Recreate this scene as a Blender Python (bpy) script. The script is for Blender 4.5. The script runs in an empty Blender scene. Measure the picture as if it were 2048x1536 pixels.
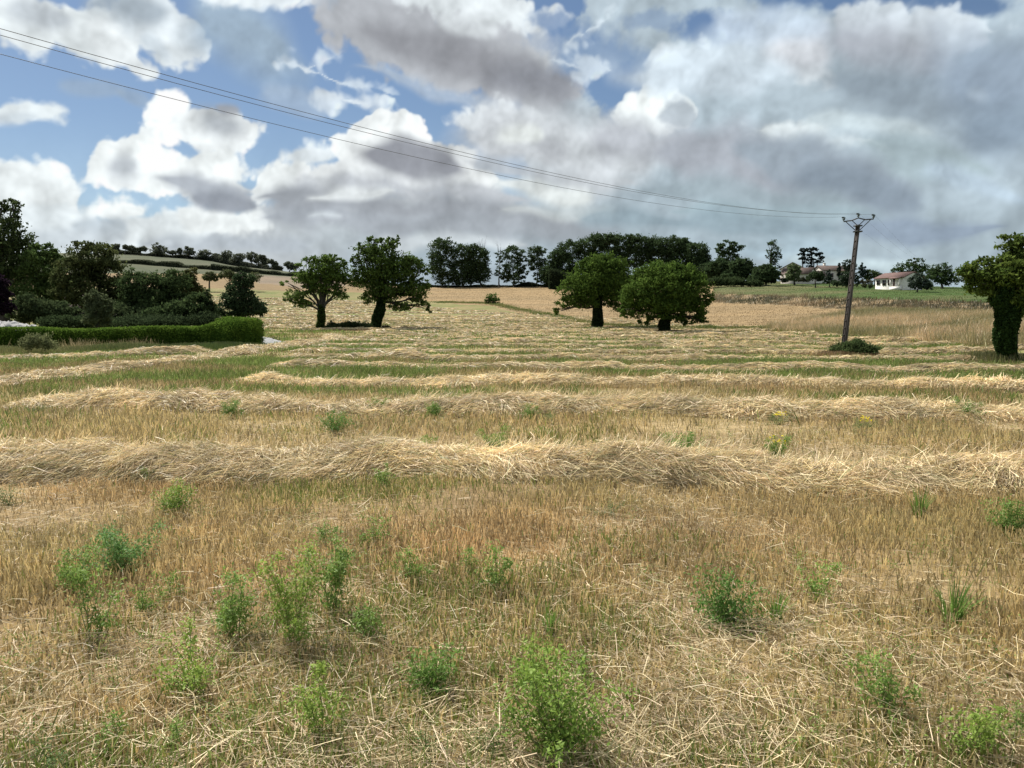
import bpy, math
import numpy as np

# ------------------------------------------------------------------ camera, world, sun, exposure
F = 1538.0                       # focal length in pixels of the 2048 px wide photograph
CAMZ = 1.65
PITCH = math.atan(136.0 / F)
scene = bpy.context.scene
EXPO = 1.0
scene.view_settings.view_transform = 'Standard'
scene.view_settings.look = 'None'
scene.view_settings.exposure = EXPO
scene.view_settings.gamma = 1.0
cam_data = bpy.data.cameras.new("camera")
cam_data.sensor_width = 36.0
cam_data.lens = F / 2048.0 * 36.0
cam_data.clip_start = 0.05
cam_data.clip_end = 20000.0
cam = bpy.data.objects.new("camera", cam_data)
scene.collection.objects.link(cam)
cam.location = (0, 0, CAMZ)
cam.rotation_euler = (math.pi / 2 - PITCH, 0, 0)
scene.camera = cam

SUN_EL = math.radians(50)
SUN_AZ = math.radians(-42)       # measured from the view direction (+Y) towards +X
world = bpy.data.worlds.new("World")
scene.world = world
world.use_nodes = True
wn = world.node_tree.nodes
wl = world.node_tree.links
for n_ in list(wn):
    wn.remove(n_)
sky_n = wn.new('ShaderNodeTexSky')
sky_n.sky_type = 'NISHITA'
sky_n.sun_disc = False
sky_n.sun_elevation = SUN_EL
sky_n.sun_rotation = SUN_AZ
sky_n.air_density = 1.0
sky_n.dust_density = 0.3
sky_n.ozone_density = 3.0
bg_n = wn.new('ShaderNodeBackground')
bg_n.inputs['Strength'].default_value = 0.040
wo = wn.new('ShaderNodeOutputWorld')
wl.new(sky_n.outputs['Color'], bg_n.inputs['Color'])
wl.new(bg_n.outputs['Background'], wo.inputs['Surface'])

sun_d = bpy.data.lights.new("sun", 'SUN')
sun_d.energy = 4.2
sun_d.angle = math.radians(1.5)
sun_d.color = (1.0, 0.95, 0.87)
sun = bpy.data.objects.new("sun", sun_d)
scene.collection.objects.link(sun)
sun.location = (-20, 20, 40)
sun.rotation_euler = (math.pi / 2 - SUN_EL, 0, math.pi - SUN_AZ)
scene.cycles.max_bounces = 6
scene.cycles.diffuse_bounces = 3
scene.cycles.transparent_max_bounces = 6

# ------------------------------------------------------------------ helpers
rng = np.random.default_rng(11)
COL = scene.collection


def srgb(r, g, b):
    c = np.array([r, g, b], float) / 255.0
    return np.where(c <= 0.04045, c / 12.92, ((c + 0.055) / 1.055) ** 2.4)


def _hash(ix, iy, iz, seed):
    h = (ix.astype(np.int64) * 374761393 + iy.astype(np.int64) * 668265263 + iz.astype(np.int64) * 2147483647 + seed * 974634777) & 0xFFFFFFFF
    h = ((h ^ (h >> 13)) * 1274126177) & 0xFFFFFFFF
    h = (h ^ (h >> 16)) & 0xFFFFFFFF
    h = (h * 2246822519) & 0xFFFFFFFF
    return ((h ^ (h >> 15)) & 0xFFFFFF) / float(0xFFFFFF)


def vnoise(x, y, z=None, seed=0):
    """value noise in [-1, 1]"""
    x = np.asarray(x, float)
    y = np.asarray(y, float)
    if z is None:
        z = np.zeros_like(x)
    ix, iy, iz = np.floor(x), np.floor(y), np.floor(z)
    fx, fy, fz = x - ix, y - iy, z - iz
    fx = fx * fx * fx * (fx * (fx * 6 - 15) + 10)
    fy = fy * fy * fy * (fy * (fy * 6 - 15) + 10)
    flat = not np.any(z)
    if not flat:
        fz = fz * fz * (3 - 2 * fz)

    def c(a, b, d):
        return _hash(ix + a, iy + b, iz + d, seed)
    lo = (c(0, 0, 0) * (1 - fx) + c(1, 0, 0) * fx) * (1 - fy) + (c(0, 1, 0) * (1 - fx) + c(1, 1, 0) * fx) * fy
    if flat:
        return lo * 2 - 1
    hi = (c(0, 0, 1) * (1 - fx) + c(1, 0, 1) * fx) * (1 - fy) + (c(0, 1, 1) * (1 - fx) + c(1, 1, 1) * fx) * fy
    return (lo * (1 - fz) + hi * fz) * 2 - 1


def gnoise(x, y, z, seed=0):
    """gradient noise, about [-1, 1]"""
    ix, iy, iz = np.floor(x), np.floor(y), np.floor(z)
    fx, fy, fz = x - ix, y - iy, z - iz
    ux, uy, uz = [f * f * f * (f * (f * 6 - 15) + 10) for f in (fx, fy, fz)]
    out = 0.0
    for a in (0, 1):
        for b in (0, 1):
            for c in (0, 1):
                h = _hash(ix + a, iy + b, iz + c, seed)
                th = h * 2 * math.pi * 64
                cz = ((h * 8191.0) % 1.0) * 2 - 1
                sz = np.sqrt(1 - cz * cz)
                d = np.cos(th) * sz * (fx - a) + np.sin(th) * sz * (fy - b) + cz * (fz - c)
                out = out + d * (ux if a else 1 - ux) * (uy if b else 1 - uy) * (uz if c else 1 - uz)
    return out * 1.7


def fbm(x, y, z=None, octv=5, seed=0, gain=0.5):
    a, s, t, k = 1.0, 0.0, 0.0, 1.0
    for i in range(octv):
        s = s + a * vnoise(x * k + 13.7 * i, y * k - 7.3 * i, None if z is None else z * k, seed + i)
        t += a
        a *= gain
        k *= 2.03
    return s / t


def sstep(a, b, x):
    t = np.clip((x - a) / (b - a), 0, 1)
    return t * t * (3 - 2 * t)


SP, CP = math.sin(PITCH), math.cos(PITCH)


def ray(px, py):
    u = (np.asarray(px, float) - 1024) / F
    v = (768 - np.asarray(py, float)) / F
    return u, CP + SP * v, -SP + CP * v


def at(px, py, d):
    """point seen at a pixel of the photograph, at horizontal distance d"""
    x, y, z = ray(px, py)
    h = np.hypot(x, y)
    return np.array([x / h * d, y / h * d, CAMZ + z / h * d])


def project(x, y, z):
    dz = z - CAMZ
    f = y * CP - dz * SP
    f = np.where(np.abs(f) < 1e-6, 1e-6, f)
    u = x / f
    v = (y * SP + dz * CP) / f
    return 1024 + F * u, 768 - F * v


# ------------------------------------------------------------------ terrain heights
COLS = {
    -600: [(650, 110), (600, 220), (545, 340), (505, 520)],
    0: [(650, 110), (600, 220), (545, 340), (503, 520)],
    250: [(650, 105), (600, 210), (560, 300), (538, 340), (522, 380), (507, 520)],
    430: [(652, 92), (640, 115), (600, 200), (577, 250), (546, 330), (532, 380), (520, 520)],
    600: [(656, 86), (640, 115), (602, 195), (577, 250), (555, 335), (544, 420)],
    750: [(656, 84), (638, 120), (603, 195), (577, 260), (563, 330)],
    900: [(656, 86), (637, 122), (605, 180), (574, 270)],
    1100: [(653, 90), (632, 124), (610, 165), (573, 270)],
    1300: [(660, 80), (640, 112), (610, 175), (572, 270)],
    1450: [(661, 80), (640, 112), (607, 168), (604, 173), (589, 181), (577, 205), (560, 260)],
    1600: [(667, 66), (645, 97), (614, 152), (609, 159), (594, 166), (578, 205), (562, 255)],
    1750: [(672, 60), (628, 112), (616, 136), (612, 139), (598, 146), (578, 190), (569, 250)],
    2000: [(697, 39), (632, 100), (623, 122), (620, 125), (606, 132), (583, 185), (577, 250)],
    2900: [(697, 39), (632, 100), (623, 122), (620, 125), (606, 132), (583, 185), (577, 250)],
}
LD = np.linspace(math.log(20), math.log(4000), 520)
DD = np.exp(LD)
cpx = np.array(sorted(COLS))
prof = []
for p_ in cpx:
    ds, zs = [0, 36], [0, 0]
    for (yy, dd) in COLS[int(p_)]:
        ds.append(dd)
        zs.append(max(at(p_, yy, dd)[2], 0.0) if dd > 36 else 0)
    ds += [ds[-1] + 60, ds[-1] + 350, 4000]
    zt = zs[-1]
    zs += [zt - 1.5, zt * 0.55 - 6, -6]
    z_ = np.interp(DD, ds, zs)
    ker = np.exp(-np.linspace(-2, 2, 9) ** 2)
    ker /= ker.sum()
    zp = np.convolve(np.pad(z_, 4, mode='edge'), ker, mode='valid')
    prof.append(zp)
prof = np.array(prof)
AZT = np.linspace(-math.pi, math.pi, 1441)
tmp_px = 1024 + F / CP * np.tan(np.clip(AZT, -1.0, 1.0))
TZ = np.array([[0.0] * len(DD)] * len(AZT))
for j in range(len(DD)):
    TZ[:, j] = np.interp(tmp_px, cpx, prof[:, j])
kk = np.exp(-np.linspace(-2, 2, 17) ** 2)
kk /= kk.sum()
for j in range(len(DD)):
    TZ[:, j] = np.convolve(np.pad(TZ[:, j], 8, mode='edge'), kk, mode='valid')
back = sstep(2.6, 1.6, np.abs(AZT))[:, None]
TZ = TZ * back


def H(x, y):
    x = np.asarray(x, float)
    y = np.asarray(y, float)
    d = np.maximum(np.hypot(x, y), 20.001)
    a = (np.arctan2(x, y) + math.pi) / (2 * math.pi) * (len(AZT) - 1)
    l = (np.log(d) - LD[0]) / (LD[-1] - LD[0]) * (len(LD) - 1)
    l = np.clip(l, 0, len(LD) - 1.001)
    a = np.clip(a, 0, len(AZT) - 1.001)
    ia, il = a.astype(int), l.astype(int)
    fa, fl = a - ia, l - il
    z = (TZ[ia, il] * (1 - fa) + TZ[ia + 1, il] * fa) * (1 - fl) + (TZ[ia, il + 1] * (1 - fa) + TZ[ia + 1, il + 1] * fa) * fl
    z = z + 0.035 * vnoise(x * 0.45, y * 0.45, seed=5) * np.clip(d / 8, 0.3, 3) ** 0.7 * np.clip((900 - d) / 300, 0, 1)
    return z


def gat(px, d):
    """ground point in the column px of the photograph at distance d"""
    p = at(px, 632, d)
    return np.array([p[0], p[1], float(H(p[0], p[1]))])


def gpix(px, py):
    """ground point seen at a pixel (first hit)"""
    u, v, w = ray(px, py)
    h = math.hypot(u, v)
    ds = np.exp(np.linspace(math.log(1.5), math.log(900), 1800))
    g = H(u / h * ds, v / h * ds)
    r = CAMZ + w / h * ds
    k = np.argmax(r <= g)
    d = ds[k] if r[k] <= g[k] else 800.0
    return np.array([u / h * d, v / h * d, float(H(u / h * d, v / h * d))])


# ------------------------------------------------------------------ mesh and object helpers
def mk_mesh(name, V, Q, mat, C=None, smooth=False):
    V = np.ascontiguousarray(V, dtype=np.float32)
    Q = np.ascontiguousarray(Q, dtype=np.int32)
    k = Q.shape[1]
    me = bpy.data.meshes.new(name)
    me.vertices.add(len(V))
    me.vertices.foreach_set("co", V.ravel())
    me.loops.add(Q.size)
    me.loops.foreach_set("vertex_index", Q.ravel())
    me.polygons.add(len(Q))
    me.polygons.foreach_set("loop_start", np.arange(0, Q.size, k, dtype=np.int32))
    me.polygons.foreach_set("loop_total", np.full(len(Q), k, dtype=np.int32))
    if smooth:
        me.polygons.foreach_set("use_smooth", np.ones(len(Q), dtype=bool))
    if C is not None:
        C = np.asarray(C, dtype=np.float32)
        if C.shape[1] == 3:
            C = np.concatenate([C, np.ones((len(C), 1), np.float32)], axis=1)
        ca = me.color_attributes.new("tint", 'FLOAT_COLOR', 'POINT')
        ca.data.foreach_set("color", np.ascontiguousarray(C).ravel())
    me.materials.append(mat)
    me.update(calc_edges=True)
    return me


def link(name, me, parent=None, loc=(0, 0, 0)):
    o = bpy.data.objects.new(name, me)
    COL.objects.link(o)
    o.location = loc
    if parent is not None:
        o.parent = parent
    return o


def tag(o, label=None, cat=None, group=None, kind=None):
    if label:
        o["label"] = label
    if cat:
        o["category"] = cat
    if group:
        o["group"] = group
    if kind:
        o["kind"] = kind
    return o


def empty(name, loc, label=None, cat=None, group=None):
    o = bpy.data.objects.new(name, None)
    o.empty_display_size = 0.2
    COL.objects.link(o)
    o.location = tuple(float(v) for v in loc)
    return tag(o, label, cat, group)


class MB:
    """collects quads from boxes, tubes and loose faces"""
    def __init__(s):
        s.v, s.q, s.n = [], [], 0

    def add(s, V, Q):
        V = np.asarray(V, float)
        s.v.append(V)
        s.q.append(np.asarray(Q, int) + s.n)
        s.n += len(V)

    def box(s, c, sx, sy, sz, rz=0.0):
        """c = centre of the bottom face"""
        x, y, z = sx / 2, sy / 2, sz
        V = np.array([[-x, -y, 0], [x, -y, 0], [x, y, 0], [-x, y, 0], [-x, -y, z], [x, -y, z], [x, y, z], [-x, y, z]])
        ca, sa = math.cos(rz), math.sin(rz)
        R = np.array([[ca, -sa, 0], [sa, ca, 0], [0, 0, 1]])
        s.add(V @ R.T + np.asarray(c), [[0, 3, 2, 1], [4, 5, 6, 7], [0, 1, 5, 4], [1, 2, 6, 5], [2, 3, 7, 6], [3, 0, 4, 7]])

    def tube(s, P, R, n=8, cap=True):
        P = np.asarray(P, float)
        R = np.broadcast_to(np.asarray(R, float), (len(P),))
        T = np.gradient(P, axis=0)
        T /= np.linalg.norm(T, axis=1)[:, None] + 1e-9
        ref = np.array([0.31, 0.17, 0.93]) if abs(T[0][2]) < 0.9 else np.array([1.0, 0.1, 0])
        V = []
        for i in range(len(P)):
            a = np.cross(T[i], ref)
            a /= np.linalg.norm(a) + 1e-9
            b = np.cross(T[i], a)
            th = np.linspace(0, 2 * math.pi, n, endpoint=False)
            V.append(P[i] + R[i] * (np.cos(th)[:, None] * a + np.sin(th)[:, None] * b))
        V = np.concatenate(V)
        Q = []
        for i in range(len(P) - 1):
            for k in range(n):
                Q.append([i * n + k, i * n + (k + 1) % n, (i + 1) * n + (k + 1) % n, (i + 1) * n + k])
        s.add(V, Q)
        if cap and n % 2 == 0:
            for base in (0, (len(P) - 1) * n):
                off = s.n - len(V)
                s.q.append(np.array([[base, base + k, base + k + 1, base + k + 2] for k in range(1, n - 2, 2)]) * 1 + off)

    def mesh(s, name, mat, C=None, smooth=False):
        V = np.concatenate(s.v)
        return mk_mesh(name, V, np.concatenate(s.q), mat, None if C is None else np.tile(C, (len(V), 1)), smooth)


def unit(v):
    return v / (np.linalg.norm(v, axis=-1, keepdims=True) + 1e-9)


def rand_dirs(n, r=None):
    r = r or rng
    v = r.normal(size=(n, 3))
    return unit(v)


def ribbons(p0, p1, w0, w1, side, mid=None):
    """straight (or once bent) ribbons; returns V, Q"""
    n = len(p0)
    w0 = np.broadcast_to(np.asarray(w0, float), (n,))[:, None]
    w1 = np.broadcast_to(np.asarray(w1, float), (n,))[:, None]
    if mid is None:
        V = np.stack([p0 - side * w0 / 2, p0 + side * w0 / 2, p1 + side * w1 / 2, p1 - side * w1 / 2], axis=1).reshape(-1, 3)
        Q = np.arange(4 * n).reshape(n, 4)
        return V, Q, 4
    wm = (w0 + w1) / 2
    V = np.stack([p0 - side * w0 / 2, p0 + side * w0 / 2, mid + side * wm / 2, mid - side * wm / 2,
                  p1 + side * w1 / 2, p1 - side * w1 / 2], axis=1).reshape(-1, 3)
    b = (np.arange(n) * 6)[:, None]
    Q = np.concatenate([b + np.array([[0, 1, 2, 3]]), b + np.array([[3, 2, 4, 5]])])
    return V, Q, 6


def leaf_quads(c, l, w, r=None, up=0.0, droop=0.0):
    r = r or rng
    n = len(c)
    a = rand_dirs(n, r)
    a[:, 2] = a[:, 2] * (1 - droop) - droop * 0.9
    a = unit(a)
    nrm = rand_dirs(n, r)
    nrm[:, 2] = np.abs(nrm[:, 2]) + up
    b = unit(np.cross(nrm, a))
    l = np.broadcast_to(np.asarray(l, float), (n,))[:, None]
    w = np.broadcast_to(np.asarray(w, float), (n,))[:, None]
    V = np.stack([c - a * l / 2, c + b * w / 2 + a * l * .05, c + a * l / 2, c - b * w / 2 + a * l * .05], axis=1).reshape(-1, 3)
    return V, np.arange(4 * n).reshape(n, 4)


# ------------------------------------------------------------------ materials
def new_mat(name):
    m = bpy.data.materials.new(name)
    m.use_nodes = True
    nt = m.node_tree
    for n_ in list(nt.nodes):
        nt.nodes.remove(n_)
    out = nt.nodes.new('ShaderNodeOutputMaterial')
    return m, nt.nodes, nt.links, out


def leaf_mat(name, rough=0.55, trans=0.35, spec=0.35):
    m, N, L, out = new_mat(name)
    at_ = N.new('ShaderNodeAttribute')
    at_.attribute_name = 'tint'
    no = N.new('ShaderNodeTexNoise')
    no.inputs['Scale'].default_value = 1.3
    no.inputs['Detail'].default_value = 4
    geo = N.new('ShaderNodeNewGeometry')
    L.new(geo.outputs['Position'], no.inputs['Vector'])
    mr = N.new('ShaderNodeMapRange')
    mr.inputs['From Min'].default_value = 0.3
    mr.inputs['From Max'].default_value = 0.7
    mr.inputs['To Min'].default_value = 0.82
    mr.inputs['To Max'].default_value = 1.18
    L.new(no.outputs['Fac'], mr.inputs['Value'])
    mx = N.new('ShaderNodeVectorMath')
    mx.operation = 'SCALE'
    L.new(at_.outputs['Color'], mx.inputs[0])
    L.new(mr.outputs['Result'], mx.inputs['Scale'])
    pr = N.new('ShaderNodeBsdfPrincipled')
    pr.inputs['Roughness'].default_value = rough
    pr.inputs['Specular IOR Level'].default_value = spec
    L.new(mx.outputs['Vector'], pr.inputs['Base Color'])
    if trans > 0:
        tr = N.new('ShaderNodeBsdfTranslucent')
        L.new(mx.outputs['Vector'], tr.inputs['Color'])
        ms = N.new('ShaderNodeMixShader')
        ms.inputs['Fac'].default_value = trans
        L.new(pr.outputs['BSDF'], ms.inputs[1])
        L.new(tr.outputs['BSDF'], ms.inputs[2])
        L.new(ms.outputs['Shader'], out.inputs['Surface'])
    else:
        L.new(pr.outputs['BSDF'], out.inputs['Surface'])
    return m


def plain_mat(name, c1, c2, scale=4.0, rough=0.8, bump=0.3, stretch=(1, 1, 1), detail=6):
    m, N, L, out = new_mat(name)
    tc = N.new('ShaderNodeTexCoord')
    mp = N.new('ShaderNodeMapping')
    mp.inputs['Scale'].default_value = stretch
    L.new(tc.outputs['Object'], mp.inputs['Vector'])
    no = N.new('ShaderNodeTexNoise')
    no.inputs['Scale'].default_value = scale
    no.inputs['Detail'].default_value = detail
    no.inputs['Roughness'].default_value = 0.65
    L.new(mp.outputs['Vector'], no.inputs['Vector'])
    cr = N.new('ShaderNodeValToRGB')
    cr.color_ramp.elements[0].position = 0.33
    cr.color_ramp.elements[1].position = 0.67
    cr.color_ramp.elements[0].color = (*c1, 1)
    cr.color_ramp.elements[1].color = (*c2, 1)
    L.new(no.outputs['Fac'], cr.inputs['Fac'])
    pr = N.new('ShaderNodeBsdfPrincipled')
    pr.inputs['Roughness'].default_value = rough
    L.new(cr.outputs['Color'], pr.inputs['Base Color'])
    bp = N.new('ShaderNodeBump')
    bp.inputs['Strength'].default_value = bump
    bp.inputs['Distance'].default_value = 0.02
    L.new(no.outputs['Fac'], bp.inputs['Height'])
    L.new(bp.outputs['Normal'], pr.inputs['Normal'])
    L.new(pr.outputs['BSDF'], out.inputs['Surface'])
    return m


M_LEAF = leaf_mat('tree_leaves', rough=0.6, trans=0.42, spec=0.0)
M_STRAW = leaf_mat('dry_straw', rough=0.55, trans=0.22, spec=0.4)
M_WEED = leaf_mat('weed_leaves', rough=0.6, trans=0.4, spec=0.2)
M_BARK = plain_mat('bark', (0.02, 0.018, 0.013), (0.06, 0.052, 0.04), 9, 0.9, 0.8, (1, 1, 0.25))
M_STEM = plain_mat('weed_stem', (0.09, 0.13, 0.04), (0.18, 0.19, 0.07), 20)
M_CONC = plain_mat('weathered_concrete', (0.014, 0.011, 0.009), (0.05, 0.04, 0.034), 5, 0.9, 0.5, (1, 1, 0.4))
M_STEEL = plain_mat('galvanised_steel', (0.02, 0.025, 0.03), (0.05, 0.055, 0.06), 12, 0.55, 0.1)
M_GLASSINS = plain_mat('insulator_glass', (0.03, 0.05, 0.05), (0.07, 0.1, 0.1), 12, 0.2, 0.0)
M_WIRE = plain_mat('aged_wire', (0.045, 0.045, 0.05), (0.08, 0.08, 0.085), 3, 0.5, 0.0)
M_WHITE = plain_mat('white_render', (0.62, 0.60, 0.55), (0.76, 0.74, 0.70), 2.0, 0.9, 0.1)
M_CREAM = plain_mat('cream_render', (0.55, 0.51, 0.46), (0.66, 0.61, 0.55), 2.0, 0.9, 0.1)
M_SHUT = plain_mat('dark_shutter', (0.035, 0.02, 0.018), (0.06, 0.035, 0.03), 8, 0.6, 0.1)
M_PANE = plain_mat('window_glass', (0.02, 0.025, 0.03), (0.04, 0.045, 0.05), 3, 0.1, 0.0)
M_GRAVEL = plain_mat('pale_gravel', (0.2, 0.2, 0.2), (0.33, 0.33, 0.33), 14, 0.95, 0.6)


def tile_mat(name, c1, c2):
    m = plain_mat(name, c1, c2, 1.5, 0.85, 0.2)
    N, L = m.node_tree.nodes, m.node_tree.links
    wv = N.new('ShaderNodeTexWave')
    wv.inputs['Scale'].default_value = 1.6
    wv.inputs['Distortion'].default_value = 1.0
    tc = [n_ for n_ in N if n_.bl_idname == 'ShaderNodeTexCoord'][0]
    L.new(tc.outputs['Object'], wv.inputs['Vector'])
    cr = [n_ for n_ in N if n_.bl_idname == 'ShaderNodeValToRGB'][0]
    pr = [n_ for n_ in N if n_.bl_idname == 'ShaderNodeBsdfPrincipled'][0]
    mx = N.new('ShaderNodeMix')
    mx.data_type = 'RGBA'
    mx.blend_type = 'MULTIPLY'
    mx.inputs['Factor'].default_value = 0.3
    L.new(cr.outputs['Color'], mx.inputs[6])
    L.new(wv.outputs['Color'], mx.inputs[7])
    L.new(mx.outputs[2], pr.inputs['Base Color'])
    return m


M_TILE = tile_mat('roof_tiles', (0.085, 0.045, 0.038), (0.14, 0.072, 0.06))
M_TILE2 = tile_mat('brown_roof_tiles', (0.085, 0.055, 0.045), (0.15, 0.10, 0.08))


# ------------------------------------------------------------------ sky: cloud layer high above, world sky shows through
def build_clouds():
    R = 9000.0
    fine_a = np.radians(np.arange(-37, 37.01, 0.085))
    ca = np.radians(np.arange(-180, -37, 2.5))
    az = np.concatenate([ca, fine_a, -ca[::-1]])
    fine_e = np.radians(np.arange(-1.5, 24.5, 0.085))
    el = np.concatenate([np.radians([-4]), fine_e, np.radians(np.arange(26, 89, 2.5)), np.radians([89.5])])
    A, E = np.meshgrid(az, el)
    na, ne = len(az), len(el)
    A, E = A.ravel(), E.ravel()
    X, Y, Z = np.sin(A) * np.cos(E), np.cos(A) * np.cos(E), np.sin(E)
    px, py = project(X * 1e6, Y * 1e6, Z * 1e6 + CAMZ)
    front = (Y * CP - Z * SP) > 0.25
    px = np.where(front, np.clip(px, -3000, 5000), 9999)
    py = np.where(front, np.clip(py, -3000, 3000), -9999)
    # noise: isotropic over the part of the sky in view
    nx, ny, nz = X * 9, Z * 9, Y * 9

    def turn(q):
        a, b = 0.7 + 1.9 * q, 0.5 + 1.3 * q
        x1, z1 = X * math.cos(a) - Z * math.sin(a), X * math.sin(a) + Z * math.cos(a)
        y1, z2 = Y * math.cos(b) - z1 * math.sin(b), Y * math.sin(b) + z1 * math.cos(b)
        return x1, y1, z2

    def pn(sc, seed, oct_=4, gain=0.5):
        v, t, am, k = 0.0, 0.0, 1.0, 1538.0 / sc
        for q in range(oct_):
            x1, y1, z1 = turn(q + seed * 0.37)
            v = v + am * gnoise(x1 * k + 3.3 * q, z1 * k, y1 * k, seed + q)
            t += am
            am *= gain
            k *= 2.03
        return v / t

    def puff(dx=0.0, dz=0.0, seed=57):
        """cauliflower noise: rounded heads with narrow creases, about 0..1"""
        v, t, am = 0.0, 0.0, 1.0
        for q, sc in enumerate((150.0, 72.0, 34.0, 17.0)):
            k = 1538.0 / sc
            a, b = 0.7 + 1.9 * q, 0.5 + 1.3 * q
            X2, Z2 = X + dx, Z + dz
            x1, z1 = X2 * math.cos(a) - Z2 * math.sin(a), X2 * math.sin(a) + Z2 * math.cos(a)
            y1, z2 = Y * math.cos(b) - z1 * math.sin(b), Y * math.sin(b) + z1 * math.cos(b)
            v = v + am * np.sqrt(gnoise(x1 * k + 3.3 * q, z2 * k, y1 * k, seed + q) ** 2 + 0.003)
            t += am
            am *= 0.6
        return v / t
    w1, w2 = pn(260, 3, 3), pn(240, 17, 3)
    w3, w4 = pn(80, 29, 5, 0.6), pn(80, 41, 5, 0.6)
    s3, s4, s5 = pn(190, 129, 3), pn(190, 141, 3), pn(150, 157, 3)
    wx = px + 24 * w1 + 24 * w3
    wy = py + 18 * w2 + 20 * w4
    sx_ = px + 34 * w1 + 55 * s3
    sy_ = py + 26 * w2 + 30 * s4
    bil = puff()
    view = front & (px > 0) & (px < 2048) & (py > 0) & (py < 620)
    f2 = pn(110, 177, 2)
    big, bigc = pn(190, 203, 6, 0.58), pn(120, 219, 5, 0.6)
    bm, bs = bil[view].mean(), bil[view].std()
    bil = (bil - bm) / bs
    lit = (puff(-0.005, 0.007) - puff(0.005, -0.007)) / bs
    fin = pn(60, 71, 4, 0.6)
    col = np.tile(srgb(205, 212, 222), (len(X), 1))
    alp = np.zeros(len(X))

    def over(m, c):
        nonlocal col, alp
        m = np.clip(m, 0, 1)
        c = np.asarray(c)
        na_ = m + alp * (1 - m)
        col = np.where((na_ > 1e-4)[:, None], (c * m[:, None] + col * (alp * (1 - m))[:, None]) / np.maximum(na_, 1e-4)[:, None], col)
        alp = na_

    def blob(cx, cy, rx, ry, rot, c, op=1.0, soft=0.5, rough=0.35):
        ct, st = math.cos(math.radians(rot)), math.sin(math.radians(rot))
        smooth = soft >= 0.65
        dx, dy = (sx_ - cx, sy_ - cy) if smooth else (wx - cx, wy - cy)
        u = (dx * ct + dy * st) / rx
        v = (-dx * st + dy * ct) / ry
        r = np.sqrt(u * u + v * v) + 1e-4
        dpx = (r - 1) * r / np.sqrt((u / rx) ** 2 + (v / ry) ** 2 + 1e-9)
        m_ = min(rx, ry)
        if smooth:
            dpx = dpx - min(0.9 * m_, 45) * s5 - min(0.25 * m_, 7) * f2
            w_ = max(soft * m_ * 0.7, 9)
        else:
            dpx = dpx - 1 - min(max(0.25 * m_, 6), 12) * bil * (rough / 0.35) - 6 * fin
            w_ = 3 + soft * 16
        over(op * sstep(w_, -w_, dpx), srgb(*c))

    def erase(cx, cy, rx, ry, rot, op=1.0, soft=0.8):
        nonlocal alp
        ct, st = math.cos(math.radians(rot)), math.sin(math.radians(rot))
        dx, dy = wx - cx, wy - cy
        u = (dx * ct + dy * st) / rx
        v = (-dx * st + dy * ct) / ry
        r = np.sqrt(u * u + v * v) + 0.8 * fin
        alp = alp * (1 - op * sstep(1 + soft / 2, 1 - soft / 2, r))

    # thin haze veil towards the horizon
    over(np.clip(0.75 * sstep(200, 560, py) * front, 0, 1) * 0.55, srgb(190, 210, 228))
    # broad decks
    blob(1650, 270, 620, 420, 0, (176, 187, 198), 1, 0.3)
    blob(1024, 610, 1400, 70, 0, (196, 204, 212), 1, 0.5)
    blob(200, 510, 440, 95, 0, (212, 218, 224), 1, 0.5)
    blob(780, 520, 460, 130, 0, (190, 194, 200), 1, 0.5)
    blob(1560, 540, 900, 170, 0, (164, 175, 185), 1, 0.9)
    # left low cumulus
    blob(40, 365, 120, 45, 10, (236, 239, 242), 1, 0.3)
    blob(60, 430, 120, 22, 0, (228, 233, 238), 0.9, 0.4)
    blob(240, 415, 55, 22, 0, (236, 238, 240), 1, 0.3)
    blob(350, 450, 150, 30, 0, (226, 230, 234), 1, 0.4)
    blob(200, 450, 60, 18, 0, (186, 194, 204), 0.8, 0.7)
    blob(450, 440, 110, 32, 10, (232, 234, 236), 1, 0.4)
    blob(120, 470, 130, 20, 0, (200, 206, 214), 0.7, 0.9)
    blob(450, 490, 160, 16, 3, (178, 184, 194), 0.7, 0.9)
    # top left
    blob(110, 55, 190, 60, 12, (232, 236, 240), 1, 0.4)
    blob(320, 60, 110, 60, 25, (222, 227, 233), 1, 0.4)
    blob(230, 100, 90, 35, 35, (235, 238, 242), 1, 0.4)
    blob(490, 65, 130, 62, 22, (158, 175, 194), 0.95, 1.0)
    blob(500, 0, 90, 30, 0, (226, 230, 235), 0.9, 0.6)
    blob(235, 22, 90, 34, 8, (162, 172, 184), 0.9, 1.0)
    blob(60, 30, 80, 34, 10, (188, 193, 201), 0.9, 0.8)
    blob(300, 95, 40, 18, 30, (190, 200, 212), 0.5, 0.9)
    blob(50, 226, 78, 22, -5, (226, 231, 236), 1, 0.4)
    blob(30, 240, 60, 12, 0, (190, 198, 208), 0.6, 0.9)
    blob(165, 186, 55, 15, 5, (160, 174, 192), 0.55, 0.9)
    blob(245, 202, 38, 14, 15, (158, 172, 190), 0.55, 0.9)
    # cloud with dark core
    blob(400, 250, 118, 52, 8, (236, 238, 241), 1, 0.3)
    blob(360, 205, 30, 20, 0, (238, 240, 242), 1, 0.3)
    blob(490, 265, 45, 30, 10, (236, 238, 241), 1, 0.3)
    blob(425, 240, 50, 32, 10, (176, 180, 188), 0.9, 1.2)
    blob(440, 205, 30, 14, 0, (168, 170, 178), 0.9, 0.7)
    # long cloud below
    blob(350, 345, 155, 48, 14, (238, 240, 242), 1, 0.28)
    blob(262, 322, 66, 36, 0, (236, 238, 240), 1, 0.3)
    blob(330, 330, 60, 34, 0, (238, 240, 242), 1, 0.3)
    blob(430, 345, 70, 40, 10, (236, 238, 240), 1, 0.3)
    blob(455, 392, 60, 26, 10, (190, 194, 202), 1, 0.5)
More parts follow.
